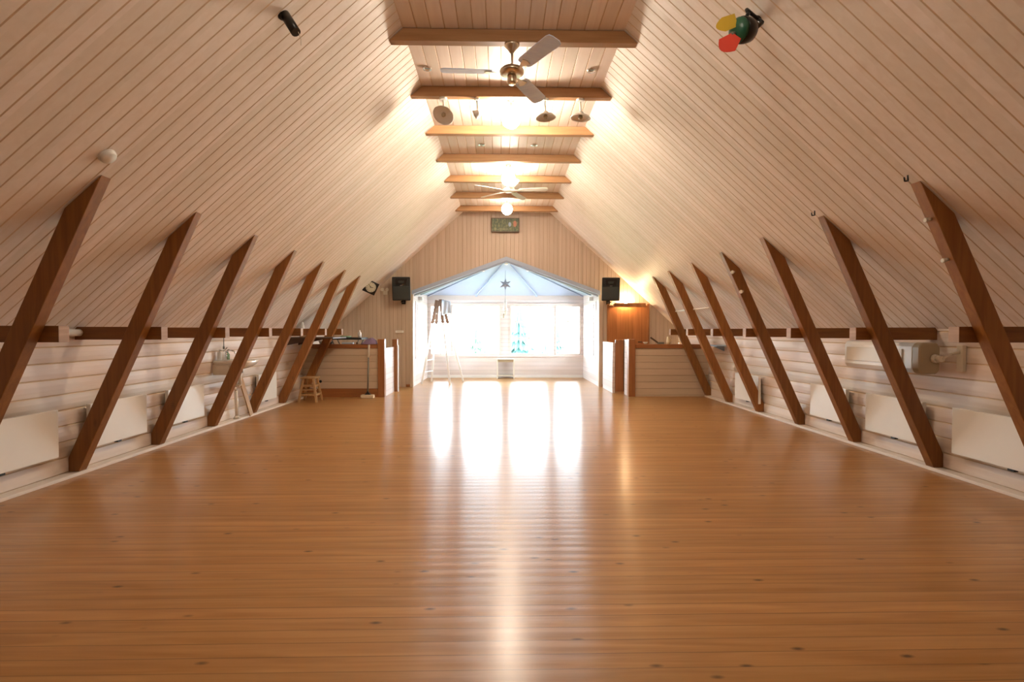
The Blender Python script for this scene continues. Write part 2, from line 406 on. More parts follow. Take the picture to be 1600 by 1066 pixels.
# gable wall with the opening to the bay
def open_z(x): return AZ - (AZ-EZ)*abs(x)/BXW
def strips(mb, x0, x1, lo, hi, w, m, mg, y, gw=0.010, gd=0.006):
    pr = []; x = x0
    while x < x1-1e-4:
        e = min(x+w, x1)
        pr += [(x, y+gd, 1), (x+gw/2, y, 0), (e-gw/2, y, 1)]
        x = e
    pr.append((x1, y+gd, 0))
    i0, i1 = mb.mi(m), mb.mi(mg)
    A = [mb.bm.verts.new((p[0], p[1], lo(p[0]))) for p in pr]; B = [mb.bm.verts.new((p[0], p[1], hi(p[0]))) for p in pr]
    for k in range(len(pr)-1):
        f = mb.bm.faces.new([A[k], A[k+1], B[k+1], B[k]]); f.material_index = i1 if pr[k][2] else i0
mb = MB()
roof_t = lambda x: roof_z(x) + 0.03
strips(mb, -WX, -BXW, lambda x: 0, roof_t, 0.105, 'gable', 'gable_groove', GY)
strips(mb, BXW, WX, lambda x: 0, roof_t, 0.105, 'gable', 'gable_groove', GY)
strips(mb, -BXW, -CX, open_z, roof_t, 0.105, 'gable_mid', 'gable_groove', GY)
strips(mb, -CX, 0, open_z, roof_t, 0.105, 'gable_mid', 'gable_groove', GY)
strips(mb, 0, CX, open_z, roof_t, 0.105, 'gable_mid', 'gable_groove', GY)
strips(mb, CX, BXW, open_z, roof_t, 0.105, 'gable_mid', 'gable_groove', GY)
t = 0.12
for a, b, lo in ((-WX, -BXW, lambda x: 0), (BXW, WX, lambda x: 0), (-BXW, -CX, open_z), (-CX, 0, open_z), (0, CX, open_z), (CX, BXW, open_z)):
    mb.poly([(a, GY+t, lo(a)), (b, GY+t, lo(b)), (b, GY+t, roof_z(b)), (a, GY+t, roof_z(a))], 'gable')
for s in (-1, 1):
    mb.poly([(s*BXW, GY+0.006, 0), (s*BXW, GY+t, 0), (s*BXW, GY+t, EZ), (s*BXW, GY+0.006, EZ)], 'gable')
    mb.poly([(s*BXW, GY+0.006, EZ), (s*BXW, GY+t, EZ), (0, GY+t, AZ), (0, GY+0.006, AZ)], 'gable')
struct(mb, 'wall_back')
mb = MB(); o1, o2 = 0.035, 0.16
mb.prism([(WX+o1, -0.1), (WX+o1, KZ+o1*0.5), (CX+o1*0.5, CZ+o1), (-CX-o1*0.5, CZ+o1), (-WX-o1, KZ+o1*0.5), (-WX-o1, -0.1), (-WX-o2, -0.1), (-WX-o2, KZ+o2*0.5), (-CX-o2*0.5, CZ+o2), (CX+o2*0.5, CZ+o2), (WX+o2, KZ+o2*0.5), (WX+o2, -0.1)], 'Y', FY-0.1, GY+0.125, 'gable')
struct(mb, 'wall_leak_shell')  # added unseen shell, keeps sky light from leaking in at the board joints
mb = MB(); mb.prism([(-WX, 0), (WX, 0), (WX, KZ), (CX, CZ), (-CX, CZ), (-WX, KZ)], 'Y', FY-0.1, FY, 'slope'); struct(mb, 'wall_front')
# painted fascia round the opening, jamb boards, foot boards of the gable wall
for s, nm in ((-1, 'trim_1'), (1, 'trim_2')):
    mb = MB(); w = 0.10
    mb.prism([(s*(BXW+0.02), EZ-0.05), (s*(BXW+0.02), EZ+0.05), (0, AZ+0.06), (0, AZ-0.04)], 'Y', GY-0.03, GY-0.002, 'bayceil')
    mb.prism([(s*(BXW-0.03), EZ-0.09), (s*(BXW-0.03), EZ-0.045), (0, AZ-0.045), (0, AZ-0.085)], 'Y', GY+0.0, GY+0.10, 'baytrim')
    struct(mb, nm)
for s, nm in ((-1, 'trim_3'), (1, 'trim_4')):
    mb = MB(); xs = sorted((s*(BXW-0.005), s*(BXW+0.075)))
    mb.box(xs[0], xs[1], GY-0.022, GY-0.001, 0, EZ-0.06, 'gable' if s < 0 else 'gable', 0.003); struct(mb, nm)
for s, nm in ((-1, 'baseboard_back'), (1, 'baseboard_back_right')):
    mb = MB(); xs = sorted((s*(BXW+0.08), s*2.57)); mb.box(xs[0], xs[1], GY-0.02, GY-0.001, 0, 0.07, 'post', 0.003); struct(mb, nm)

# ------------------------------------------------------------------ the bay
WZ0, WZ1 = 0.70, 2.23
BWIN = [(-2.32, -1.66), (-1.335, -0.15), (0.135, 1.315), (1.53, 2.32)]
def wall_rects(mb, a0, a1, z1, wins, fn):
    xs = [a0]
    for w in wins: xs += [w[0], w[1]]
    xs.append(a1)
    fn(a0, a1, 0, WZ0); fn(a0, a1, WZ1, z1)
    for k in range(0, len(xs), 2):
        if xs[k+1]-xs[k] > 1e-3: fn(xs[k], xs[k+1], WZ0, WZ1)
mb = MB(); wall_rects(mb, -BXW, BXW, 2.54, BWIN, lambda a, b, c, d: mb.box(a, b, BY, BY+0.12, c, d, 'whitewood'))
struct(mb, 'wall_bay_back')
SW = [(13.45, 14.35), (14.55, 15.42)]
for s, nm in ((-1, 'wall_bay_left'), (1, 'wall_bay_right')):
    mb = MB()
    def fn(a, b, c, d):
        xs = sorted((s*BXW, s*(BXW+0.12))); mb.box(xs[0], xs[1], a, b, c, d, 'whitewood_y')
    wall_rects(mb, GY+0.12, BY+0.12, 2.54, SW, fn)
    struct(mb, nm)
mb = MB()
Y0 = GY+0.02
ap = (0, Y0, AZ-0.01); fl_ = (-BXW-0.0, Y0, EZ-0.01); fr_ = (BXW, Y0, EZ-0.01); bl_ = (-BXW, BY+0.02, 2.52); br_ = (BXW, BY+0.02, 2.52)
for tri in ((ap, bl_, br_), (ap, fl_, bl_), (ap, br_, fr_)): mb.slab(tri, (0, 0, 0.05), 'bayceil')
struct(mb, 'ceiling_bay')
k = 5
for tx, ty, tz in ((-BXW+0.03, BY-0.03, 2.52), (BXW-0.03, BY-0.03, 2.52), (-BXW+0.02, 14.2, 2.465), (BXW-0.02, 14.2, 2.465), (-0.9, BY-0.03, 2.52), (0.95, BY-0.03, 2.52)):
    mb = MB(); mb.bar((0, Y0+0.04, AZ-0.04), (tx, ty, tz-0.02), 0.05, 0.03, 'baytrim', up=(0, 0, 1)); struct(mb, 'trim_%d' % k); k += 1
for i, z in enumerate((WZ0-0.03, WZ1+0.03)):
    mb = MB(); mb.box(-BXW+0.01, BXW-0.01, BY-0.025, BY-0.001, z-0.03, z+0.03, 'pinktrim', 0.004); struct(mb, 'trim_%d' % k); k += 1
mb = MB(); mb.box(-BXW+0.01, BXW-0.01, BY-0.02, BY-0.001, 0, 0.08, 'white', 0.003); struct(mb, 'baseboard_bay')
def window(name, a0, a1, horiz, s=0, nmunt=2, vm=1):
    """horiz: in the back wall (along X); else in a side wall on side s (along Y)"""
    fw = 0.045
    def B(m_, a, b, c, d, dd0, dd1, mat, bev=0.003):
        if horiz: m_.box(a, b, BY+dd0, BY+dd1, c, d, mat, bev)
        else:
            xs = sorted((s*(BXW+dd0), s*(BXW+dd1))); m_.box(xs[0], xs[1], a, b, c, d, mat, bev)
    mb = MB()
    for a, b, c, d in ((a0, a0+fw, WZ0, WZ1), (a1-fw, a1, WZ0, WZ1), (a0+fw, a1-fw, WZ0, WZ0+fw), (a0+fw, a1-fw, WZ1-fw, WZ1)):
        B(mb, a, b, c, d, -0.015, 0.10, 'pinktrim')
    o = struct(mb, name)
    mb = MB()
    for q in range(nmunt):
        z = WZ0 + (WZ1-WZ0)*(q+1)/(nmunt+1); B(mb, a0+fw, a1-fw, z-0.02, z+0.02, 0.03, 0.055, 'pinktrim', 0)
    for q in range(vm):
        x = a0 + (a1-a0)*(q+1)/(vm+1); B(mb, x-0.008, x+0.008, WZ0+fw, WZ1-fw, 0.03, 0.05, 'white', 0)
    mb.build('muntin', o)
    mb = MB(); B(mb, a0+fw, a1-fw, WZ0+fw, WZ1-fw, 0.060, 0.066, 'glass', 0); mb.build('pane', o)
    return o
for i, (a, b) in enumerate(BWIN): window('window_%d' % (i+1), a, b, True)
k2 = 5
for s in (-1, 1):
    for a, b in SW: window('window_%d' % k2, a, b, False, s); k2 += 1
def portal(loc, rot, sx, sy):
    L = bpy.data.lights.new('daylight_portal', 'AREA'); L.shape = 'RECTANGLE'; L.size = sx; L.size_y = sy
    L.cycles.is_portal = True
    o = bpy.data.objects.new('daylight_portal', L); C.objects.link(o); o.location = loc; o.rotation_euler = rot
for a, b in BWIN: portal(((a+b)/2, BY+0.16, (WZ0+WZ1)/2), (-PI/2, 0, 0), b-a, WZ1-WZ0)
for s in (-1, 1):
    for a, b in SW: portal((s*(BXW+0.16), (a+b)/2, (WZ0+WZ1)/2), (PI/2, 0, s*PI/2), b-a, WZ1-WZ0)

# ------------------------------------------------------------------ outdoors beyond the bay windows
mb = MB(); mb.box(-60, 60, GY+6, 90, -3.3, -3.0, 'grass'); struct(mb, 'ground')
def tree(x, y, h, r, m, label):
    root = empty('conifer_tree', (x, y, -3.0), label, 'tree', 'trees beyond the bay windows')
    mb = MB(); mb.tube((x, y, -3.0), (x, y, -3.0+h*0.9), 0.16, 'bark', 0.04); mb.build('trunk', root)
    mb = MB(); rnd = random.Random(int(x*10+y))
    n = 11
    for q in range(n):
        z0 = -3.0 + h*(0.12 + 0.86*q/n); rr = r*(1-q/n)**0.8 + 0.15
        seg = 15; top = Vector((x, y, z0+h*0.17)); ring = []
        for s_ in range(seg*2):
            a = PI*s_/seg; rad = rr*(1 if s_ % 2 else 0.68)*rnd.uniform(0.85, 1.15)
            ring.append(Vector((x+rad*math.cos(a), y+rad*math.sin(a), z0+rnd.uniform(-0.15, 0.1)-(0.15 if s_ % 2 else 0))))
        for s_ in range(seg*2): mb.poly([top, ring[s_], ring[(s_+1) % (seg*2)]], m)
    mb.build('foliage', root)
tree(0.75, 25, 5.3, 1.35, 'leaf', 'blue-green conifer outside, behind the lower right centre window')
tree(2.9, 29.5, 4.7, 1.5, 'leaf', 'wide blue-green conifer outside, right of the taller one')
tree(-1.6, 30, 4.3, 1.4, 'leaf2', 'pale conifer outside, low behind the left centre window')

# ------------------------------------------------------------------ trusses: struts, ties, ceiling beams
ORD = ['nearest the viewer', 'second from the viewer', 'third from the viewer', 'fourth from the viewer', 'third from the far end', 'second from the far end', 'farthest, touching the low wall']
IN0, IN1 = Vector((4.37, 0.0)), Vector((3.158, roof_z(3.158)))         # inner edge, foot to roof
dr = (IN1-IN0).normalized(); nrm = Vector((dr.y, -dr.x));               # outward normal
if nrm.x < 0: nrm = -nrm
WS = 0.150
def strut_poly():
    # quad clipped to the inside of wall and roof
    a = IN0 + dr*(0.034/dr.y); o0 = IN0 + nrm*WS
    # outer edge: meets the wall plane, then the roof
    tw = (WX-0.004-o0.x)/dr.x; pw = o0 + dr*tw
    pts = [a, (WX-0.004, 0.034)]
    if pw.y > 0.034: pts.append((pw.x, pw.y))
    # roof intersection of outer edge
    best = None
    for q in range(4000):
        p = o0 + dr*(q*0.001)
        if p.y >= roof_z(p.x)-0.004: best = p; break
    pts.append((best.x, best.y)); 
    p1 = IN1 - dr*0.006; pts.append((p1.x, p1.y))
    return [(p[0], p[1]) for p in pts]
SP = strut_poly()
tie_poly = [(3.59, 1.355), (WX-0.006, 1.355), (WX-0.006, KZ-0.012), (roof_x(1.485)-0.012, 1.485), (3.59, 1.485)]
for sg, side in ((-1, 'left'), (1, 'right')):
    proto = None
    for i in range(7):
        y = truss_y(i)
        if proto is None:
            mb = MB(); sf = mb.prism([(sg*p[0], p[1]) for p in SP], 'Y', y, y+0.10, 'timber', bev=0.004)
            proto = mb.build('diagonal_strut'); o = proto; tp = None
            mb = MB(); mb.prism([(sg*p[0], p[1]) for p in tie_poly], 'Y', y+0.102, y+0.202, 'timber_x')
            e = 3.588; mb.box(min(sg*e, sg*(e+0.003)), max(sg*e, sg*(e+0.003)), y+0.104, y+0.200, 1.357, 1.483, 'endgrain')
            tproto = mb.build('tie_timber'); t_ = tproto
        else:
            o = proto.copy(); C.objects.link(o); o.location.y = proto.location.y + (y - T0)
            t_ = tproto.copy(); C.objects.link(t_); t_.location.y = tproto.location.y + (y - T0)
        tag(o, 'dark brown slanting timber strut along the %s wall, %s' % (side, ORD[i]), 'strut', 'slanting timber struts')
        tag(t_, 'short level dark timber joining %s wall and strut, %s' % (side, ORD[i].replace('touching', 'above')), 'beam', 'short level tie timbers')
BO = ['nearest, carrying the silver-blue fan', 'second from the viewer, with dish spotlights below', 'third from the viewer', 'fourth from the viewer, before the lit globe', 'fifth from the viewer, carrying the pale fan', 'sixth from the viewer, behind the pale fan', 'farthest, nearest the gable picture']
bproto = None
hb = 1.2534
for i in range(1, 8):
    y = T0 + STEP*i
    if bproto is None:
        mb = MB(); zt = CZ-0.004
        mb.prism([(-roof_x(4.343)+0.006, 4.343), (roof_x(4.343)-0.006, 4.343), (roof_x(zt)-0.006, zt), (-roof_x(zt)+0.006, zt)], 'Y', y, y+0.095, 'beam', bev=0.005)
        bproto = mb.build('ceiling_beam'); o = bproto; by0 = bproto.location.y
    else:
        o = bproto.copy(); C.objects.link(o); o.location.y = by0 + STEP*(i-1)
    tag(o, 'brown timber beam across the ceiling, ' + BO[i-1], 'beam', 'ceiling beams')

# ------------------------------------------------------------------ radiators
def radiator(sg, y0, y1, label, z0=0.235, z1=0.69):
    root = empty('wall_radiator', (sg*4.40, (y0+y1)/2, z0), label, 'radiator', 'cream wall radiators')
    mb = MB(); xs = sorted((sg*4.350, sg*4.395)); mb.box(xs[0], xs[1], y0, y1, z0, z1, 'radiator', 0.006); mb.build('heating_panel', root)
    mb = MB(); xs = sorted((sg*4.395, sg*4.452))
    for yy in (y0+0.12, y1-0.12):
        mb = MB(); mb.box(xs[0], xs[1], yy-0.015, yy+0.015, z0+0.05, z1-0.05, 'greymetal'); mb.build('bracket', root)
    mb = MB(); xs = sorted((sg*4.36, sg*4.40)); mb.box(xs[0], xs[1], (y0+y1)/2-0.04, (y0+y1)/2+0.02, z0-0.022, z0, 'black', 0.003); mb.build('switch', root)
radiator(-1, 3.85, 4.92, 'cream flat radiator at the left edge, nearest on the left wall')
radiator(-1, 5.30, 6.13, 'cream flat radiator behind the second strut on the left wall')
radiator(-1, 6.52, 7.30, 'cream flat radiator behind the third strut on the left wall')
radiator(-1, 8.92, 9.63, 'cream flat radiator on the left wall, beyond the wash basin', 0.19, 0.68)
radiator(1, 3.80, 4.94, 'cream flat radiator at the right edge, nearest on the right wall')
radiator(1, 5.30, 6.14, 'cream flat radiator behind the second strut on the right wall')
radiator(1, 6.50, 7.26, 'cream flat radiator behind the third strut on the right wall')
radiator(1, 8.74, 9.63, 'cream flat radiator on the right wall, farthest of the four there', 0.17, 0.65)

# ------------------------------------------------------------------ low walls in front of the gable
LWY = 11.12
def low_wall(s):
    lab = ('cream boarded low wall with brown cap on the left, mop leaning on it' if s < 0 else
           'cream boarded low wall with brown cap on the right, in front of the plank door')
    root = empty('low_wall', (s*3.6, LWY+0.05, 0), lab, 'wall', 'boarded low walls')
    xa, xb = 2.82, WX-0.012
    x0, x1 = (-xb, -xa) if s < 0 else (xa, xb)
    zb = 0.185 if s < 0 else 0.03
    mb = MB(); panel(mb, (x0, LWY, zb), (1, 0, 0), (0, 0, 1), (0, -1, 0), x1-x0, 1.06-zb, 0.145, 'cream', 'gable_groove', 0.012, 0.007, thick=0.09)
    mb.build('boarding', root)
    mb = MB(); mb.box(x0, x1, LWY-0.02, LWY+0.11, 1.062, 1.15, 'cap', 0.006); mb.build('cap_rail', root)
    mb = MB(); mb.box(x0, x1, LWY-0.025, LWY+0.09, 0.0, zb-0.002, 'cap' if s < 0 else 'cream', 0.004); mb.build('skirting_board', root)
    xs = sorted((s*2.665, s*2.815))
    mb = MB(); mb.box(xs[0], xs[1], LWY-0.035, LWY+0.11, 0, 1.262, 'post', 0.010); mb.build('newel_post', root)
    mb = MB(); xs = sorted((s*2.672, s*2.75))
    yE = 12.10 if s < 0 else 11.50
    mb.box(xs[0], xs[1], LWY+0.112, yE, 0, 1.06 if s < 0 else 1.25, 'whitewood_y', 0.003); mb.build('side_panel', root)['label'] = 'bright white side panel'
    if s < 0:
        mb = MB(); mb.box(-2.72, -2.60, 12.11, 12.23, 0.0, 1.24, 'post', 0.01); mb.build('end_post', root)
        mb = MB(); mb.box(-2.598, -2.575, 12.10, 12.16, 0.0, 1.10, 'white', 0.003); mb.build('white_edging', root)
    else:
        mb = MB(); mb.box(2.515, 2.70, 11.70, 11.76, 0.04, 1.24, 'post', 0.006); mb.build('gate_board', root)
        mb = MB(); mb.box(2.702, 2.79, 11.74, 11.77, 0.04, 1.24, 'darkwood', 0.004); mb.build('dark_gap_strip', root)  # dark strip standing in for the shaded gap beside the gate board
        mb = MB(); mb.box(2.45, 2.51, 11.72, 12.85, 0.0, 1.17, 'whitewood_y', 0.004); mb.build('inner_panel', root)['label'] = 'bright white inner panel'
low_wall(-1); low_wall(1)

# ------------------------------------------------------------------ plank door with pelmet lamp
mb = MB(); mb.box(2.64, 3.62, GY-0.06, GY-0.024, 0.02, 2.10, 'door', 0.004)
door = struct(mb, 'door_1')
mb = MB(); mb.box(2.585, 2.64, GY-0.065, GY-0.003, 0, 2.14, 'post', 0.005); mb.build('door_frame', door)
mb = MB(); mb.box(3.62, 3.675, GY-0.065, GY-0.003, 0, 2.14, 'post', 0.005); mb.build('door_frame', door)
mb = MB(); mb.tube((3.46, GY-0.06, 1.16), (3.46, GY-0.11, 1.16), 0.012, 'blackmetal'); mb.tube((3.47, GY-0.11, 1.16), (3.37, GY-0.11, 1.16), 0.011, 'blackmetal'); mb.build('door_handle', door)
root = empty('pelmet_lamp', (3.13, GY-0.1, 2.05), 'lit wall lamp above the plank door, hidden behind a brown pelmet board', 'lamp')
mb = MB(); mb.box(2.73, 3.53, GY-0.24, GY-0.225, 2.045, 2.15, 'post', 0.003); mb.build('pelmet', root)
for x in (2.735, 3.51):
    mb = MB(); mb.box(x, x+0.015, GY-0.224, GY-0.066, 2.05, 2.13, 'post', 0.002); mb.build('pelmet_bracket', root)
mb = MB(); mb.tube((3.05, GY-0.004, 2.19), (3.05, GY-0.09, 2.19), 0.025, 'white'); mb.build('lamp_holder', root)
mb = MB(); mb.lathe([(0, -0.055), (0.035, -0.04), (0.052, 0), (0.035, 0.04), (0, 0.055)], 'bulb', Matrix.Translation((3.05, GY-0.135, 2.19))); mb.build('glowing_bulb', root)

# ------------------------------------------------------------------ ceiling globes
def globe(y, m, label, z=4.21, r=0.125):
    root = empty('globe_lamp', (0, y, z-r), label, 'lamp', 'glowing globe lamps along the ceiling')
    mb = MB(); mb.lathe([(0, 0), (0.06, -0.0), (0.055, -0.03), (0.02, -0.05), (0.012, -0.08)], 'brass', Matrix.Translation((0, y, CZ-0.003)))
    mb.tube((0, y, CZ-0.07), (0, y, z+r-0.005), 0.009, 'brass'); mb.build('ceiling_rose', root)
    mb = MB(); mb.lathe([(r*math.sin(PI*k/14), -r*math.cos(PI*k/14)) for k in range(15)], m, Matrix.Translation((0, y, z))); mb.build('glass_globe', root)
globe(6.66, 'globe', 'dazzling ceiling lamp between the second and third beams', 4.20, 0.12)
globe(9.30, 'globe_mid', 'round glowing globe lamp just before the pale ceiling fan')
globe(11.62, 'globe_far', 'round glowing globe lamp beyond the pale fan, before the farthest beam')
globe(2.3, 'fill_globe', 'added fill globe above the viewer, outside the frame', 4.18)  # added lamp, never in view; lifts the light on the nearest ceiling boards

# ------------------------------------------------------------------ ceiling fans
def fan(x, y, ztop, zb, n, a0, R, bm_, hubm, name_label, kit=True, wblade=0.15):
    root = empty('ceiling_fan', (x, y, zb-0.12), name_label, 'fan', 'ceiling fans')
    T = lambda z: Matrix.Translation((x, y, z))
    mb = MB(); mb.lathe([(0, 0), (0.075, 0), (0.078, -0.012), (0.06, -0.03), (0.035, -0.06), (0.022, -0.085), (0, -0.085)], hubm, T(ztop)); mb.build('canopy', root)
    mb = MB(); mb.tube((x, y, ztop-0.08), (x, y, zb+0.05), 0.011, hubm); mb.build('down_rod', root)
    mb = MB(); mb.lathe([(0, 0.055), (0.03, 0.055), (0.05, 0.045), (0.105, 0.035), (0.125, 0.012), (0.122, -0.012), (0.09, -0.028), (0.04, -0.034), (0, -0.034)], hubm, T(zb)); mb.build('motor_housing', root)
    if kit:
        mb = MB(); mb.lathe([(0, -0.034), (0.045, -0.034), (0.048, -0.05), (0.048, -0.10), (0.04, -0.115), (0, -0.118)], hubm, T(zb)); mb.build('switch_cup', root)
    for k in range(n):
        a = math.radians(a0 + 360*k/n)
        mt = T(zb) @ Matrix.Rotation(a, 4, 'Z') @ Matrix.Rotation(math.radians(-13), 4, 'X')
        mb = MB()
        pts = [(0.20, -wblade*0.42), (0.24, -wblade*0.5), (R-0.05, -wblade*0.55), (R-0.012, -wblade*0.47), (R, -wblade*0.25), (R, wblade*0.3), (R-0.02, wblade*0.5), (R-0.06, wblade*0.55), (0.24, wblade*0.5), (0.20, wblade*0.42)]
        mb.prism(pts, 'Z', -0.004, 0.004, bm_)
        bmesh.ops.transform(mb.bm, matrix=mt, verts=mb.bm.verts)
        b = mb.build('fan_blade', root)
        mb = MB(); mb.box(0.10, 0.17, -0.014, 0.014, -0.014, -0.004, hubm, 0.002); mb.prism([(0.16, -0.014), (0.26, -0.045), (0.28, 0), (0.26, 0.045), (0.16, 0.014)], 'Z', -0.011, -0.0045, hubm)
        bmesh.ops.transform(mb.bm, matrix=mt, verts=mb.bm.verts)
        mb.build('blade_bracket', b)
fan(-0.02, 5.20, 4.342, 4.065, 3, 182, 0.72, 'blade', 'brass', 'brass ceiling fan with three silver-blue blades under the nearest beam')
fan(0.02, 9.99, 4.342, 4.19, 5, -80, 0.76, 'blade2', 'offwhite', 'pale five-bladed ceiling fan under a beam farther down the hall', kit=False, wblade=0.11)

# ------------------------------------------------------------------ dish spotlights under the second beam
def dish(x, tilt, roll, label, r=0.13, narrow=False):
    y = 6.42; zt = 4.343
    root = empty('dish_spotlight', (x, y, 4.05), label, 'lamp', 'white dish spotlights under a beam')
    mb = MB(); mb.tube((x, y-0.02, zt-0.001), (x, y-0.02, zt-0.03), 0.05 if not narrow else 0.035, 'white', seg=18); mb.build('mount', root)
    mb = MB(); mb.tube((x, y-0.02, zt-0.03), (x+0.01, y, 4.19), 0.012, 'offwhite'); mb.build('stem', root)
    mt = Matrix.Translation((x+0.01, y, 4.165)) @ Matrix.Rotation(roll, 4, 'Y') @ Matrix.Rotation(tilt, 4, 'X')
    mb = MB(); mb.lathe([(0, 0.03), (0.03, 0.03), (0.045, 0.0), (r*0.8, -0.02), (r, -0.045), (r-0.006, -0.05), (r*0.78, -0.028), (0.04, -0.012), (0, -0.012)], 'white', mt); sh = mb.build('reflector_dish', root)
    mb = MB(); mb.lathe([(0, -0.06), (0.02, -0.055), (0.028, -0.035), (0.022, -0.012), (0, -0.012)], 'beige', mt); mb.build('lamp_cap', sh)
dish(-0.85, -0.55, 0.25, 'white dish spotlight under the second beam, leftmost and tilted to the viewer', 0.135)
dish(-0.43, 0.2, 1.15, 'small white spotlight under the second beam, turned edge-on', 0.06, True)
dish(0.415, 0.0, -0.05, 'white dish spotlight under the second beam, just right of the glare')
dish(0.86, 0.05, 0.08, 'white dish spotlight under the second beam, rightmost of the row')
for x, y, lab in ((-0.98, 5.93, 'small round recessed downlight left of the silver-blue fan'), (0.915, 5.93, 'small round recessed downlight right of the silver-blue fan'),
                  (-0.45, 8.31, 'small recessed downlight between third and fourth beams, on the left'), (0.41, 8.31, 'small recessed downlight between third and fourth beams, on the right')):
    root = empty('downlight', (x, y, CZ-0.02), lab, 'lamp', 'recessed downlights')
    mb = MB(); mb.lathe([(0.028, -0.004), (0.048, -0.016), (0.052, -0.006), (0.052, -0.001), (0.028, -0.001)], 'chrome', Matrix.Translation((x, y, CZ))); mb.build('ring', root)
    mb = MB(); mb.lathe([(0, -0.004), (0.028, -0.004)], 'greymetal', Matrix.Translation((x, y, CZ))); mb.build('lens', root)

# ------------------------------------------------------------------ things on the sloping boards
def slope_frame(sg, x, y, lift=0.0):
    """origin on the slope, local Z = inward normal, local Y = hall axis"""
    N = Vector((-sg*(CZ-KZ), 0, -(WX-CX))).normalized(); Yv = Vector((0, 1, 0)); Xv = Yv.cross(N)
    m = Matrix((Xv, Yv, N)).transposed().to_4x4(); m.translation = Vector((x, y, roof_z(x))) + N*lift
    return m
# smoke detector
mt = slope_frame(-1, -3.04, 3.84)
root = empty('smoke_detector', mt.translation, 'round white smoke detector above the nearest left strut', 'detector')
mb = MB(); mb.lathe([(0, 0.001), (0.062, 0.001), (0.062, 0.012), (0, 0.012)], 'white', mt); mb.build('base_plate', root)
mb = MB(); mb.lathe([(0.055, 0.012), (0.055, 0.028), (0.046, 0.038), (0, 0.042)], 'white', mt); mb.build('cover', root)
# left spotlight
p = Vector((-1.80, 3.96, roof_z(-1.80)))
root = empty('tube_spotlight', p, 'black tube spotlight fixed high on the left slope', 'lamp')
N = (slope_frame(-1, -1.8, 3.96).to_3x3() @ Vector((0, 0, 1)))
mb = MB(); mb.lathe([(0, 0.001), (0.035, 0.001), (0.03, 0.02), (0, 0.022)], 'blackmetal', slope_frame(-1, -1.80, 3.96)); mb.tube(p+N*0.02, p+N*0.055, 0.009, 'blackmetal'); mb.build('wall_bracket', root)
c0 = p + N*0.07 + Vector((-0.01, 0, 0.035)); dirv = Vector((0.085, -0.02, -0.135)).normalized()
mb = MB(); mb.tube(c0-dirv*0.03, c0+dirv*0.145, 0.037, 'blackmetal', seg=20); mb.build('tube_body', root)
mb = MB(); mb.path([c0+dirv*0.14+Vector((0.02, 0, 0)), c0+dirv*0.17+Vector((0.025, 0, -0.03)), c0+dirv*0.18+Vector((0.02, 0, -0.07))], 0.0022, 'offwhite', 6); mb.build('pull_cord', root)
# right spotlight with colour filters
base = Vector((1.83, 3.88, roof_z(1.83)))
N = (slope_frame(1, 1.83, 3.88).to_3x3() @ Vector((0, 0, 1)))
root = empty('stage_spotlight', base, 'black stage spotlight with yellow, green and red colour filters on right slope', 'lamp')
bc = Vector((1.685, 3.80, 3.690)); ax = Vector((-0.90, -0.38, -0.16)).normalized()
mb = MB(); mb.lathe([(0, 0.001), (0.03, 0.001), (0.025, 0.02), (0, 0.022)], 'blackmetal', slope_frame(1, 1.83, 3.88)); mb.build('wall_mount', root)
mb = MB(); mb.path([base+N*0.02, base+Vector((0.0, -0.03, -0.01))+N*0.02, base+Vector((-0.12, -0.06, 0.03)), bc+Vector((0.03, 0.0, 0.13)), bc+Vector((0.01, 0.0, 0.09))], 0.014, 'blackmetal')
mb.path([base+Vector((0.0, -0.03, -0.01))+N*0.02, bc+Vector((0.135, 0.0, 0.06)), bc+Vector((0.07, 0.0, 0.0))], 0.014, 'blackmetal'); mb.build('yoke', root)
mt = Matrix.Translation(bc) @ ax.to_track_quat('Z', 'Y').to_matrix().to_4x4()
mb = MB(); mb.lathe([(0, -0.085), (0.045, -0.082), (0.078, -0.055), (0.090, -0.01), (0.092, 0.04), (0.084, 0.045), (0.084, 0.03), (0, 0.02)], 'blackmetal', mt); mb.build('lamp_body', root)
mb = MB(); mb.lathe([(0, 0.10), (0.03, 0.098), (0.06, 0.09), (0.084, 0.07), (0.086, 0.046), (0, 0.046)], 'green', mt); mb.build('colour_filter', root)['label'] = 'dark green colour filter'
def flap(o, d, sdir, L_, w0, w1, m, lab):
    d = Vector(d).normalized(); sdir = Vector(sdir); sdir = (sdir - d*sdir.dot(d)).normalized(); n_ = d.cross(sdir)
    o = Vector(o); P = [o - sdir*w0/2]
    P += [o + d*(L_*math.cos(0.9*t_)) + sdir*(w1/2*t_) for t_ in [-1+0.25*k for k in range(9)]]
    P += [o + sdir*w0/2]
    mb = MB(); mb.slab(P, n_*0.003, m); mb.build('colour_filter', root)['label'] = lab
flap((1.60, 3.745, 3.735), (-1.0, -0.1, -0.42), (-0.35, -0.15, 1.0), 0.17, 0.09, 0.10, 'yellow', 'yellow colour filter')
flap((1.60, 3.74, 3.615), (-0.75, -0.1, -0.75), (0.7, -0.25, -0.7), 0.17, 0.08, 0.15, 'red', 'red colour filter')
mb = MB(); mb.tube(bc+ax*0.10+Vector((0, 0, -0.03)), bc+ax*0.135+Vector((0, 0, -0.035)), 0.014, 'greymetal'); mb.build('filter_knob', root)
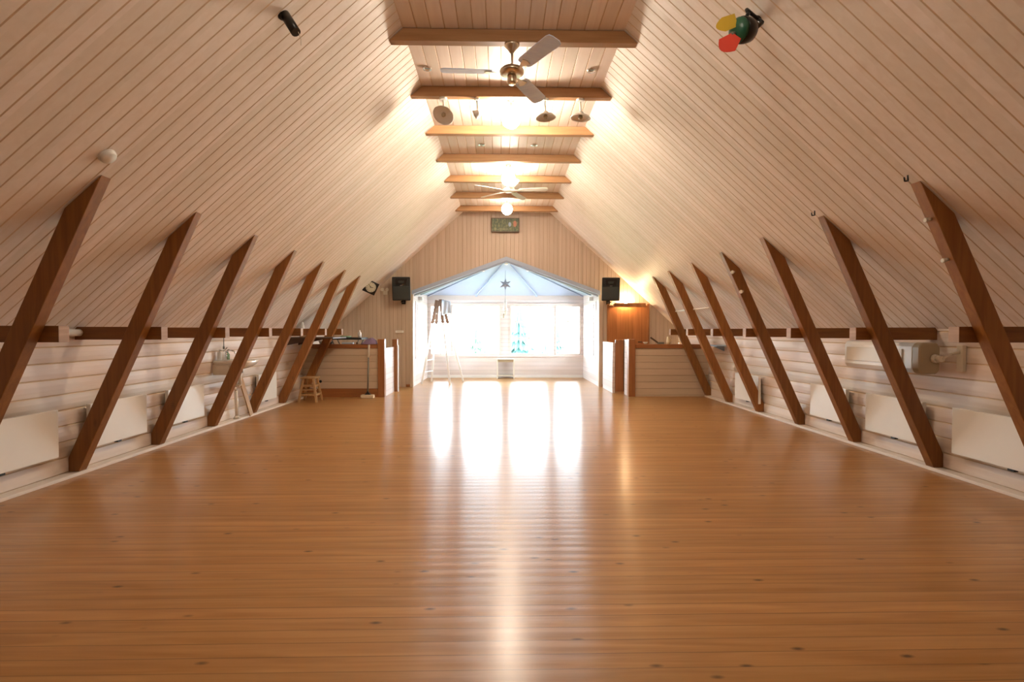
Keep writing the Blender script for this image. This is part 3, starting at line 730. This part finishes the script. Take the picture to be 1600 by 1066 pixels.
# clock on the slope
mt = slope_frame(-1, -3.27, 12.15)
Nn = mt.to_3x3() @ Vector((0, 0, 1))
lean = Matrix.Translation(mt.translation + Nn*0.05) @ Matrix.Rotation(math.radians(38), 4, 'X') @ mt.to_3x3().to_4x4()
face = Matrix.Translation(mt.translation + Nn*0.09 + Vector((0, -0.06, 0))) @ Vector((0.30, -0.90, -0.18)).normalized().to_track_quat('Z', 'Y').to_matrix().to_4x4() @ Matrix.Rotation(math.radians(-24), 4, 'Z')
root = empty('wall_clock', mt.translation, 'square black wall clock with cream dial, tilted beside the left speaker', 'clock')
mb = MB(); mb.box(-0.15, 0.15, -0.15, 0.15, -0.03, 0.0, 'blackmetal', 0.008, face); mb.tube(mt.translation+Nn*0.005, face.translation, 0.02, 'blackmetal'); mb.build('clock_case', root)
mb = MB(); mb.lathe([(0, 0.004), (0.112, 0.004), (0.118, 0.002), (0.118, 0.0005)], 'dial', face, 32); dl = mb.build('clock_dial', root)
for k in range(12):
    mb = MB(); mb.box(-0.004, 0.004, 0.088, 0.106, 0.0045, 0.006, 'blackmetal', 0, face @ Matrix.Rotation(k*PI/6, 4, 'Z')); mb.build('hour_mark', dl)
mb = MB(); mb.box(-0.005, 0.005, -0.012, 0.058, 0.0062, 0.008, 'blackmetal', 0, face @ Matrix.Rotation(-1.3, 4, 'Z')); mb.build('hour_hand', dl)
mb = MB(); mb.box(-0.004, 0.004, -0.012, 0.088, 0.0084, 0.010, 'blackmetal', 0, face @ Matrix.Rotation(1.0, 4, 'Z')); mb.build('minute_hand', dl)
# small white emergency spots by the clock
root = empty('emergency_light', (-3.08, GY-0.05, 2.36), 'small cream twin-head emergency light on the gable wall by the clock', 'lamp')
mb = MB(); mb.box(-3.13, -3.03, GY-0.05, GY-0.003, 2.36, 2.46, 'offwhite', 0.006); mb.build('housing', root)
for dx in (-0.05, 0.05):
    mb = MB(); mb.tube((-3.08+dx, GY-0.05, 2.50), (-3.08+dx*1.3, GY-0.12, 2.48), 0.035, 'offwhite', 0.042, 16); mb.tube((-3.08+dx*0.6, GY-0.04, 2.455), (-3.08+dx, GY-0.055, 2.49), 0.012, 'offwhite'); mb.build('lamp_head', root)
# hooks and pegs
def peg(p, q, label, m='offwhite', name='coat_peg', r=0.013):
    mb = MB(); mb.tube(p, q, r, m, r*1.3, 10); mb.tube(q, Vector(q)+Vector((0, 0, 0.001))+(Vector(q)-Vector(p)).normalized()*0.012, r*1.6, m, r*1.2, 10)
    tag(mb.build(name), label, 'peg', 'small pegs on the right struts')
def strut_in(z): 
    t = (z-IN0.y)/dr.y; return IN0.x + dr.x*t
for z, lab in ((2.34, 'small cream peg high on the inner edge of the nearest right strut'), (2.02, 'small cream peg lower on the inner edge of the nearest right strut')):
    x = strut_in(z)-0.004; peg((x, T0+0.05, z), (x-0.035, T0+0.05, z-0.008), lab)
for z, lab in ((2.33, 'small cream peg near the top of the fourth right strut'), (2.04, 'small cream peg below another on the fourth right strut')):
    x = strut_in(z)+0.05; y = truss_y(3); peg((x, y, z), (x-0.045, y-0.05, z-0.01), lab, r=0.018)
for i, lab in ((0, 'small dark bent hook at the top of the nearest right strut'), (1, 'small dark bent hook at the top of the second right strut')):
    y = truss_y(i); x = 3.10; z = roof_z(x)
    mb = MB(); mb.path([(x, y+0.05, z-0.003), (x-0.005, y+0.04, z-0.05), (x-0.04, y+0.03, z-0.055), (x-0.045, y+0.03, z-0.025)], 0.006, 'blackmetal', 8)
    tag(mb.build('hook'), lab, 'hook', 'small hooks above the right struts')

# ------------------------------------------------------------------ speakers on the gable wall
def speaker(s, label):
    cx_ = s*2.62; zc = 2.50; y = GY
    root = empty('loudspeaker', (cx_, y-0.15, zc-0.3), label, 'speaker', 'black loudspeakers on the gable wall')
    mt = Matrix.Translation((cx_, y-0.25, zc)) @ Matrix.Rotation(math.radians(7), 4, 'X') @ Matrix.Rotation(math.radians(-s*6), 4, 'Z')
    mb = MB()
    pts = [(-0.225, -0.15), (0.225, -0.15), (0.15, 0.12), (-0.15, 0.12)]
    mb.prism(pts, 'Z', -0.29, 0.29, 'black', bev=0.012); bmesh.ops.transform(mb.bm, matrix=mt, verts=mb.bm.verts); cab = mb.build('cabinet', root)
    mb = MB(); mb.box(-0.195, 0.195, -0.162, -0.151, -0.255, 0.06, 'grille', 0.004, mt); mb.build('grille', cab)
    mb = MB(); mb.prism([(-0.12, 0.10), (0.12, 0.10), (0.15, 0.24), (-0.15, 0.24)], 'Y', -0.158, -0.151, 'blackmetal'); mb.prism([(-0.06, 0.14), (0.06, 0.14), (0.075, 0.20), (-0.075, 0.20)], 'Y', -0.163, -0.1585, 'grille'); bmesh.ops.transform(mb.bm, matrix=mt, verts=mb.bm.verts); mb.build('horn', cab)
    mb = MB(); mb.box(-0.03, 0.03, -0.166, -0.1585, 0.075, 0.09, 'chrome', 0, mt); mb.build('badge_strip', cab)
    mb = MB(); mb.box(cx_-0.05, cx_+0.05, y-0.02, y-0.002, zc-0.38, zc-0.18, 'blackmetal', 0.003); mb.box(cx_-0.03, cx_+0.03, y-0.24, y-0.02, zc-0.345, zc-0.315, 'blackmetal', 0.003); mb.build('wall_mount', root)
speaker(-1, 'black loudspeaker left of the bay opening, high on the gable wall')
speaker(1, 'black loudspeaker right of the bay opening, above the plank door')

# ------------------------------------------------------------------ picture at the top of the gable
root = empty('gable_picture', (-0.03, GY-0.05, 3.93), 'small wide dark green picture box at the top of the gable wall', 'picture')
X0, X1, Z0, Z1 = -0.385, 0.325, 3.96, 4.31
mt = Matrix.Translation((-0.03, GY-0.08, 4.13)) @ Matrix.Rotation(math.radians(6), 4, 'X')
w2, h2 = 0.355, 0.175
mb = MB()
for a in ((-w2, w2, -0.04, 0.03, h2-0.018, h2), (-w2, w2, -0.04, 0.03, -h2, -h2+0.018), (-w2, -w2+0.016, -0.04, 0.03, -h2+0.018, h2-0.018), (w2-0.016, w2, -0.04, 0.03, -h2+0.018, h2-0.018)):
    mb.box(*a, 'darkwood', 0.002, mt)
mb.build('frame', root)
mb = MB(); mb.box(-w2+0.016, w2-0.016, -0.028, 0.02, -h2+0.018, h2-0.018, 'picture', 0, mt); cv = mb.build('painted_panel', root)
mb = MB(); mb.lathe([(0, 0), (0.045, 0)], 'bluegrey', mt @ Matrix.Translation((0.115, -0.030, 0.015)) @ Matrix.Rotation(PI/2, 4, 'X') @ Matrix.Diagonal((0.8, 1.3, 1, 1)), 12); mb.build('blue_figure', cv)
mb = MB(); mb.lathe([(0, 0), (0.05, 0)], plain('rust_paint', (0.42, 0.16, 0.09), 0.6), mt @ Matrix.Translation((0.245, -0.030, 0.03)) @ Matrix.Rotation(PI/2, 4, 'X') @ Matrix.Diagonal((0.9, 1.6, 1, 1)), 12); mb.build('rust_figure', cv)
rnd = random.Random(3); olive = plain('olive_paint', (0.30, 0.28, 0.13), 0.6)
for k in range(15):
    x = -0.29+0.03*k; h = rnd.uniform(0.02, 0.05)
    mb = MB(); mb.box(x, x+rnd.uniform(0.008, 0.018), -0.031, -0.0285, -0.12, -0.12+h, olive, 0, mt); mb.build('pale_brush_mark', cv)


# ------------------------------------------------------------------ left side: basin, shelf, stool, mop
root = empty('wash_basin', (-4.2, 7.9, 0), 'white wash basin with tap on the left wall, behind the fourth strut', 'basin')
mb = MB(); X0, X1, Y0_, Y1 = -4.44, -3.93, 7.68, 8.12
def rrect(x0, x1, y0, y1, r, n=5):
    P = []
    for cx_, cy_, a in ((x1-r, y0+r, -90), (x1-r, y1-r, 0), (x0+0.01, y1-0.01, 90), (x0+0.01, y0+0.01, 180)):
        rr = r if cx_ > (x0+x1)/2 else 0.01
        for k in range(n+1):
            t_ = math.radians(a+90*k/n); P.append((cx_+rr*math.cos(t_), cy_+rr*math.sin(t_)))
    return P
def ring(mb, P, z): return [mb.bm.verts.new((p[0], p[1], z)) for p in P]
outer = rrect(X0, X1, Y0_, Y1, 0.12); 
def shrink(P, f, dx=0): 
    cx_ = sum(p[0] for p in P)/len(P)+dx; cy_ = sum(p[1] for p in P)/len(P); return [(cx_+(p[0]-cx_)*f, cy_+(p[1]-cy_)*f) for p in P]
lv = [(shrink(outer, 0.35, -0.05), 0.84), (shrink(outer, 0.78, -0.02), 0.89), (outer, 0.955), (outer, 0.995), (shrink(outer, 0.86, 0.015), 0.995), (shrink(outer, 0.72, 0.015), 0.94), (shrink(outer, 0.3, 0.01), 0.895)]
rs = [ring(mb, P, z) for P, z in lv]; fs = []
for a, b in zip(rs[:-1], rs[1:]):
    n_ = len(a)
    for k in range(n_): fs.append(mb.bm.faces.new([a[k], a[(k+1) % n_], b[(k+1) % n_], b[k]]))
fs.append(mb.bm.faces.new(rs[0][::-1])); fs.append(mb.bm.faces.new(rs[-1])); mb._fin(fs, 'porcelain', True)
mb.build('bowl', root)
mb = MB(); mb.path([(-4.36, 7.900, 0.99), (-4.36, 7.900, 1.12), (-4.33, 7.900, 1.15), (-4.24, 7.900, 1.13), (-4.22, 7.900, 1.09)], 0.012, 'chrome', 10); mb.tube((-4.40, 7.900, 1.13), (-4.34, 7.900, 1.19), 0.010, 'chrome'); mb.build('tap', root)
mb = MB(); mb.path([(-4.15, 7.900, 0.85), (-4.15, 7.900, 0.62), (-4.30, 7.980, 0.58), (-4.37, 8.20, 0.50), (-4.37, 8.22, 0.06)], 0.026, 'porcelain', 12); mb.tube((-4.37, 8.22, 0.034), (-4.37, 8.22, 0.08), 0.055, 'porcelain', 0.03); mb.build('drain_pipe', root)
mb = MB(); mb.box(-4.442, -4.20, 7.680, 7.705, 0.78, 0.93, 'offwhite', 0.003); mb.build('support_bracket', root)
mb = MB(); mb.box(-4.442, -4.20, 8.090, 8.115, 0.78, 0.93, 'offwhite', 0.003); mb.build('support_bracket', root)
mb = MB(); mb.tube((-4.40, 7.790, 0.996), (-4.40, 7.790, 1.12), 0.032, 'white', 0.03); mb.tube((-4.40, 7.790, 1.12), (-4.40, 7.790, 1.155), 0.01, 'white'); mb.tube((-4.40, 7.790, 1.15), (-4.36, 7.790, 1.15), 0.008, 'white'); tag(mb.build('soap_dispenser'), 'white soap pump bottle standing on the wash basin', 'bottle')
mb = MB(); mb.lathe([(0, 0), (0.03, 0), (0.03, 0.08), (0.012, 0.10), (0.012, 0.125), (0, 0.125)], 'greenglass', Matrix.Translation((-4.405, 8.030, 0.996))); tag(mb.build('green_bottle'), 'small green bottle standing on the wash basin near the tap', 'bottle')
mb = MB(); mb.path([(-4.42, 7.950, 1.36), (-4.42, 7.950, 1.20)], 0.006, 'greymetal', 8); mb.tube((-4.42, 7.950, 1.20), (-4.42, 7.950, 1.16), 0.014, 'greymetal'); tag(mb.build('hanging_brush'), 'thin dark brush hanging on the wall above the basin', 'brush')
mb = MB(); mb.bar((-4.31, 8.57, 0.034), (-4.40, 8.33, 0.80), 0.10, 0.02, 'rawpine', up=(1, 0, 0), bev=0.002); tag(mb.build('leaning_board'), 'tan board leaning on the left wall beyond the basin pipe', 'board')
# white conduit
mb = MB(); mb.tube((-4.40, 4.16, 1.425), (-4.40, 5.24, 1.425), 0.035, 'white', seg=16); tag(mb.build('white_pipe'), 'short thick white pipe along the left wall top beside the nearest tie', 'pipe')
# shelf on the left under the last ties
root = empty('wall_shelf', (-3.95, 10.5, 1.25), 'dark thin shelf under the far left ties, holding small boxes', 'shelf')
mb = MB(); mb.box(-4.44, -3.45, 10.09, 10.965, 1.285, 1.312, 'darkwood', 0.003); mb.build('shelf_board', root)
for yy in (10.22, 10.88):
    mb = MB(); mb.slab([(-4.44, yy, 1.284), (-3.80, yy, 1.284), (-4.44, yy, 1.14)], (0, 0.02, 0), 'darkwood'); mb.build('shelf_bracket', root)
mb = MB(); mb.box(-4.15, -3.99, 10.24, 10.40, 1.313, 1.47, 'cream_box', 0.004); mb.box(-4.155, -3.985, 10.235, 10.405, 1.44, 1.475, 'cream_box', 0.003); tag(mb.build('cardboard_box'), 'small cream box on the dark left shelf', 'box')
mb = MB(); mb.lathe([(0, 0), (0.06, 0), (0.065, 0.02), (0.045, 0.16), (0.018, 0.30), (0, 0.31)], 'white', Matrix.Translation((-4.22, 10.55, 1.313))); tag(mb.build('white_cone_lamp'), 'small white cone on the dark left shelf behind the cream box', 'ornament')
def bowl(x, y, z, r, h, m, name, label, cat='bowl'):
    mb = MB(); mb.lathe([(0, 0), (r*0.45, 0), (r*0.8, h*0.45), (r, h), (r-0.008, h), (r*0.76, h*0.5), (r*0.4, 0.012), (0, 0.012)], m, Matrix.Translation((x, y, z))); tag(mb.build(name), label, cat)
# tray shelf above the low wall
root = empty('serving_tray', (-3.55, 11.55, 1.25), 'dark tray table above the left low wall with pale things on it', 'tray')
mb = MB(); mb.box(-3.98, -3.22, 11.30, 11.85, 1.245, 1.265, 'black', 0.004); 
for a in ((-3.98, -3.22, 11.30, 11.315, 1.265, 1.29), (-3.98, -3.22, 11.835, 11.85, 1.265, 1.29), (-3.98, -3.965, 11.315, 11.835, 1.265, 1.29), (-3.235, -3.22, 11.315, 11.835, 1.265, 1.29)): mb.box(*a, 'black', 0.001)
mb.build('tray_top', root)
for a, b in ((-3.9, -3.3), (-3.3, -3.9)):
    for yy in (11.38, 11.77):
        mb = MB(); mb.tube((a, yy, 0.01), (b, yy, 1.24), 0.012, 'greymetal'); mb.build('leg', root)
bowl(-3.62, 11.5, 1.266, 0.13, 0.06, 'greenglass', 'shallow_dish', 'green shallow dish on the dark tray table', 'dish')
mb = MB(); mb.lathe([(0, 0), (0.035, 0), (0.035, 0.13), (0.014, 0.16), (0.014, 0.19), (0, 0.19)], 'white', Matrix.Translation((-3.34, 11.6, 1.266))); tag(mb.build('white_bottle'), 'white bottle at the right end of the dark tray table', 'bottle')
# things on the left cap rail
bowl(-4.05, 11.14, 1.151, 0.055, 0.09, 'white', 'white_bowl', 'white deep bowl on the left low wall behind the last strut')
bowl(-3.85, 11.14, 1.151, 0.055, 0.055, 'black', 'black_bowl', 'black bowl on the left low wall, next to the white one')
mb = MB(); mb.box(-3.60, -3.35, 11.11, 11.19, 1.151, 1.19, 'bluegrey', 0.01); tag(mb.build('folded_cloth'), 'folded pale blue cloth lying on the left low wall', 'cloth')
mb = MB(); mb.lathe([(0, 0), (0.018, 0.0), (0.026, 0.02), (0.018, 0.045), (0, 0.05)], 'darkwood', Matrix.Translation((-3.27, 11.14, 1.151))); tag(mb.build('turned_ornament'), 'small dark turned ornament on the left low wall', 'ornament')
mb = MB(); rnd = random.Random(5); nx, ny = 22, 8; vs = []
for i in range(nx):
    row = []
    for j in range(ny):
        u, v_ = i/(nx-1), j/(ny-1)
        h = 0.03 + 0.10*math.exp(-((u-0.68)/0.28)**2) + 0.05*math.exp(-((u-0.35)/0.15)**2) + rnd.uniform(-0.012, 0.012)
        if j in (0, ny-1) or i in (0, nx-1): h = 0.0
        row.append(mb.bm.verts.new((-3.17+0.33*u, 11.085+0.11*v_, 1.152+h)))
    vs.append(row)
fs = [mb.bm.faces.new([vs[i][j], vs[i+1][j], vs[i+1][j+1], vs[i][j+1]]) for i in range(nx-1) for j in range(ny-1)]; mb._fin(fs, 'cloth_purple', True)
fs = [mb.bm.faces.new([vs[0][0], vs[0][-1], vs[-1][-1], vs[-1][0]])]; mb._fin(fs, 'cloth_purple')
tag(mb.build('crumpled_cloth'), 'crumpled purple cloth lying on the left low wall beside its post', 'cloth')
# round socket on the boards
mb = MB(); mb.lathe([(0, 0.0), (0.03, 0), (0.03, 0.012), (0.022, 0.022), (0, 0.022)], 'black', Matrix.Translation((-4.06, LWY-0.001, 0.34)) @ Matrix.Rotation(PI/2, 4, 'X')); tag(mb.build('round_socket'), 'small round black fitting low on the left low wall', 'socket')
# mop
root = empty('floor_mop', (-2.99, 10.95, 0), 'upright mop with cream head leaning on the left low wall', 'mop')
mb = MB(); mb.tube((-2.99, 10.93, 0.12), (-2.985, 10.985, 0.88), 0.017, 'greymetal'); mb.build('handle', root)
mb = MB(); mb.tube((-2.985, 10.985, 0.87), (-2.985, 11.035, 1.14), 0.021, 'offwhite'); mb.build('handle_grip', root)['label'] = 'cream upper end of the handle'
mb = MB(); mb.prism([(-3.06, 0.075), (-2.92, 0.075), (-2.97, 0.115), (-2.98, 0.15), (-3.0, 0.15), (-3.01, 0.115)], 'Y', 10.90, 10.96, 'black', bev=0.004); mb.build('head_clamp', root)
mb = MB(); mb.box(-3.13, -2.85, 10.86, 10.98, 0.001, 0.074, 'mophead', 0.02); mb.build('mop_head', root)
# stool
root = empty('wooden_stool', (-4.02, 10.42, 0), 'raw pine step stool by the left wall, before the last strut', 'stool')
mb = MB(); mb.box(-4.17, -3.87, 10.28, 10.56, 0.475, 0.505, 'rawpine', 0.006); mb.build('seat', root)
for sx in (-1, 1):
    for sy in (-1, 1):
        mb = MB(); mb.bar((-4.02+sx*0.18, 10.42+sy*0.16, 0.0), (-4.02+sx*0.10, 10.42+sy*0.10, 0.474), 0.04, 0.04, 'rawpine', bev=0.004); mb.build('leg', root)
for z, f in ((0.15, 0.155), (0.33, 0.125)):
    for sy in (-1, 1): mb = MB(); mb.box(-4.02-f, -4.02+f, 10.42+sy*(f-0.02)-0.012, 10.42+sy*(f-0.02)+0.012, z-0.02, z+0.02, 'rawpine', 0.003); mb.build('stretcher', root)
    for sx in (-1, 1): mb = MB(); mb.box(-4.02+sx*f-0.012, -4.02+sx*f+0.012, 10.42-f+0.03, 10.42+f-0.03, z-0.02, z+0.02, 'rawpine', 0.003); mb.build('stretcher', root)
mb = MB(); mb.box(-4.15, -3.89, 10.30, 10.42, 0.235, 0.255, 'rawpine', 0.004); mb.build('step_board', root)
# white switch plate on the gable wall
mb = MB(); mb.box(-2.83, -2.62, GY-0.03, GY-0.003, 1.39, 1.45, 'white', 0.005); mb.box(-2.79, -2.66, GY-0.035, GY-0.03, 1.405, 1.435, 'offwhite', 0.002); tag(mb.build('switch_plate'), 'white horizontal switch plate on the gable wall above the left end post', 'switch')

# ------------------------------------------------------------------ right side
root = empty('wall_heater', (4.25, 5.4, 1.02), 'long white and beige wall heater on swivel bracket under right ties', 'heater')
def heat_poly(a): return [(4.09, 1.06), (4.12, 1.02), (4.27, 1.02), (4.30, 1.06), (4.30, 1.28), (4.27, 1.325), (4.12, 1.325), (4.09, 1.29)]
mb = MB(); mb.prism(heat_poly(0), 'Y', 5.13, 6.15, 'white', bev=0.004); mb.box(4.078, 4.09, 5.25, 6.10, 1.10, 1.26, 'offwhite', 0.004); mb.build('heater_body', root)
mb = MB(); mb.prism([(p[0]*1.0+(p[0]-4.2)*0.04, p[1]+(p[1]-1.18)*0.04) for p in heat_poly(0)], 'Y', 5.03, 5.128, 'beige', bev=0.012); mb.build('end_cap', root)['label'] = 'beige end cap'
mb = MB(); mb.tube((4.24, 5.029, 1.17), (4.24, 4.99, 1.17), 0.045, 'offwhite', 0.04, 18); mb.tube((4.24, 4.99, 1.17), (4.24, 4.94, 1.17), 0.03, 'offwhite'); mb.path([(4.24, 4.95, 1.17), (4.33, 4.94, 1.22), (4.42, 4.94, 1.24)], 0.014, 'offwhite'); mb.build('swivel_joint', root)
mb = MB(); mb.box(4.41, 4.450, 4.90, 4.97, 1.05, 1.31, 'offwhite', 0.006); mb.build('wall_plate', root)
mb = MB(); mb.box(4.15, 4.44, 10.0, 10.85, 1.135, 1.155, 'bluegrey', 0.003); mb.slab([(4.44, 10.3, 1.134), (4.2, 10.3, 1.134), (4.44, 10.3, 1.03)], (0, 0.02, 0), 'bluegrey'); tag(mb.build('wall_ledge'), 'small blue-grey ledge on the far right wall below the ties', 'shelf')
def tube_item(label): pass
zr = 1.87; xr = strut_in(zr)+0.02
mb = MB(); mb.tube((3.66, 8.80, zr), (3.66, 10.975, zr), 0.014, 'plinth'); tag(mb.build('hanging_rail'), 'thin pale rail joining the last three right struts', 'rail')
root = empty('hand_brush', (3.40, 11.14, 1.151), 'dark tilted hand brush propped on the right low wall', 'brush')
mb = MB(); mb.bar((3.34, 11.14, 1.175), (3.16, 11.14, 1.30), 0.035, 0.03, 'darkwood', bev=0.006); mb.build('handle', root)
mb = MB(); mb.box(3.32, 3.46, 11.11, 11.17, 1.152, 1.20, 'greymetal', 0.006); mb.build('brush_block', root)
mb = MB(); mb.lathe([(0, 0), (0.04, 0), (0.045, 0.06), (0.035, 0.13), (0.03, 0.15), (0.034, 0.165), (0.028, 0.165), (0.024, 0.14), (0, 0.13)], 'cream_box', Matrix.Translation((3.56, 11.14, 1.151))); mb.path([(3.60, 11.14, 1.28), (3.635, 11.14, 1.25), (3.60, 11.14, 1.20)], 0.006, 'cream_box', 8); tag(mb.build('cream_jug'), 'cream jug standing on the right low wall left of the last strut', 'jug')
mb = MB(); mb.box(3.88, 4.0, 11.10, 11.18, 1.151, 1.27, 'darkwood', 0.006); mb.box(3.90, 3.98, 11.096, 11.10, 1.18, 1.24, 'greymetal'); tag(mb.build('dark_box'), 'small dark box on the right low wall behind the last strut', 'box')
bowl(3.05, 11.14, 1.151, 0.05, 0.05, 'offwhite', 'cream_bowl', 'small cream bowl on the right low wall before the plank door')

# ------------------------------------------------------------------ in the bay: ladder, stool, star, pendant
root = empty('step_ladder', (-1.85, 14.1, 0), 'tall folding ladder with brown top and white legs in the bay', 'ladder')
top = Vector((-1.83, 14.05, 2.30))
feet = [(-2.22, 13.55, 0.0), (-2.10, 14.45, 0.0), (-1.62, 13.55, 0.0), (-1.18, 14.75, 0.0)]
feet = [(-2.28, 13.75, 0.0), (-2.10, 14.35, 0.0), (-1.52, 13.75, 0.0), (-1.20, 14.35, 0.0)]
tops = [(-1.90, 13.98, 2.28), (-1.88, 14.14, 2.28), (-1.80, 13.98, 2.30), (-1.78, 14.14, 2.30)]
for k, (a, b) in enumerate(zip(feet, tops)):
    a, b = Vector(a), Vector(b); mid = a.lerp(b, 0.72)
    mb = MB(); mb.bar(a, mid, 0.05, 0.028, 'white', bev=0.003); lg = mb.build('leg', root)
    mb = MB(); mb.bar(mid, b, 0.085, 0.045, 'tan', bev=0.004); mb.build('leg_top', lg)['label'] = 'bare brown upper end of the leg'
for t_ in (0.14, 0.28, 0.42, 0.56, 0.70, 0.84):
    a = Vector(feet[0]).lerp(Vector(tops[0]), t_); b = Vector(feet[1]).lerp(Vector(tops[1]), t_)
    mb = MB(); mb.bar(a, b, 0.05, 0.02, 'white' if t_ < 0.75 else 'tan', up=(0, 0, 1)); mb.build('rung', root)
mb = MB(); mb.tube((-2.04, 14.0, 1.42), (-1.66, 14.0, 1.42), 0.009, 'greymetal'); mb.build('spreader', root)
mb = MB(); rnd = random.Random(9); vs = []
for i in range(9):
    row = []
    for j in range(10):
        u, v_ = i/8, j/9
        row.append(mb.bm.verts.new((-1.745+0.23*u+0.03*v_*u, 13.86+0.012*math.sin(u*14+v_*3), 2.29-0.05*u-0.42*v_*(1-0.25*u))))
    vs.append(row)
fs = [mb.bm.faces.new([vs[i][j], vs[i+1][j], vs[i+1][j+1], vs[i][j+1]]) for i in range(8) for j in range(9)]; mb._fin(fs, 'cloth_blue', True)
o = mb.build('hanging_cloth'); tag(o, 'pale blue cloth hanging from the ladder top in the bay', 'cloth')
md = o.modifiers.new('thickness', 'SOLIDIFY'); md.thickness = 0.006
root = empty('bay_stool', (0.0, 15.38, 0), 'white open step stool under the middle of the bay windows', 'stool')
mb = MB(); mb.box(-0.26, 0.26, 15.22, 15.54, 0.575, 0.605, 'white', 0.005); mb.build('seat', root)
for sx in (-1, 1):
    mb = MB(); mb.box(sx*0.25-0.018, sx*0.25+0.018, 15.23, 15.53, 0.0, 0.574, 'offwhite', 0.004); mb.build('side_panel', root)
mb = MB(); mb.box(-0.23, 0.23, 15.24, 15.52, 0.08, 0.10, 'offwhite', 0.003); mb.box(-0.23, 0.23, 15.25, 15.27, 0.50, 0.574, 'beige', 0.002); mb.build('shelf', root)
root = empty('hanging_star', (-0.02, 13.75, 2.55), 'grey six-pointed star hanging at the top of the bay', 'ornament')
c = Vector((-0.02, 13.75, 2.70))
mb = MB()
for yy in (-0.03, 0.03):
    pt = c + Vector((0, yy, 0)); rim = []
    for k in range(12):
        a = PI/2 + k*PI/6; r_ = 0.17 if k % 2 == 0 else 0.07; rim.append(c + Vector((r_*math.cos(a), 0, r_*math.sin(a))))
    for k in range(12): mb.poly([pt, rim[k], rim[(k+1) % 12]], 'star')
mb.build('star_body', root)
mb = MB(); mb.tube(c+Vector((0, 0, 0.17)), (-0.02, 13.75, 3.06), 0.003, 'greymetal', seg=6); mb.build('cord', root)
root = empty('pendant_lamp', (-0.02, 14.0, 1.78), 'white pendant lamp hanging below the star in the bay', 'lamp')
mb = MB(); mb.tube((-0.02, 14.0, 2.20), (-0.02, 14.0, 2.985), 0.004, 'greymetal', seg=6); mb.build('cord', root)
mb = MB(); mb.lathe([(0, 0.0), (0.03, 0.0), (0.03, -0.13), (0.07, -0.22), (0.072, -0.24), (0.062, -0.24), (0.022, -0.14), (0, -0.14)], 'white', Matrix.Translation((-0.02, 14.0, 2.25))); mb.build('lamp_shade', root)
mb = MB(); mb.lathe([(0, 0.0), (0.03, -0.01), (0.04, -0.05), (0.02, -0.12), (0, -0.13)], 'offwhite', Matrix.Translation((-0.02, 14.0, 2.0))); mb.tube((-0.02, 14.0, 2.11), (-0.02, 14.0, 1.99), 0.008, 'greymetal'); mb.build('lamp_bulb', root)
mb = MB(); mb.tube((-0.07, 14.0, 1.90), (-0.07, 14.0, 1.80), 0.018, 'beige'); mb.path([(-0.02, 14.0, 1.94), (-0.07, 14.0, 1.90)], 0.005, 'greymetal', 6); mb.build('pull_switch', root)
for x, y, lab in ((-0.62, 13.5, 'small warm spot on the bay ceiling, left of the apex'), (0.0, 13.25, 'small warm spot at the apex of the bay ceiling'), (0.58, 13.5, 'small warm spot on the bay ceiling, right of the apex')):
    # height of the bay ceiling here
    sx = abs(x)
    back = (AZ-0.01) - (AZ-0.01-2.52)*(y-(GY+0.02))/(BY-GY)
    zz = back if sx/BXW < (y-GY)/(BY-GY) else (AZ-0.01) - (AZ-0.01-EZ)*(sx/BXW) + (2.52-EZ)*(y-GY)/(BY-GY)
    mb = MB(); mb.tube((x, y, zz+0.012), (x, y, zz-0.05), 0.045, 'offwhite', 0.05, 18); mb.lathe([(0, 0), (0.042, 0)], 'spotglow', Matrix.Translation((x, y, zz-0.051))); tag(mb.build('bay_spot'), lab, 'lamp', 'spots on the bay ceiling')
# small fittings beside the window heads
for s, lab in ((-1, 'small white box fitting at the left front corner of the bay'), (1, 'small white box fitting at the right front corner of the bay')):
    xs = sorted((s*2.385, s*2.28)); mb = MB(); mb.box(xs[0], xs[1], 13.9, 14.1, 2.27, 2.37, 'white', 0.01); tag(mb.build('corner_fitting'), lab, 'fitting', 'corner fittings in the bay')
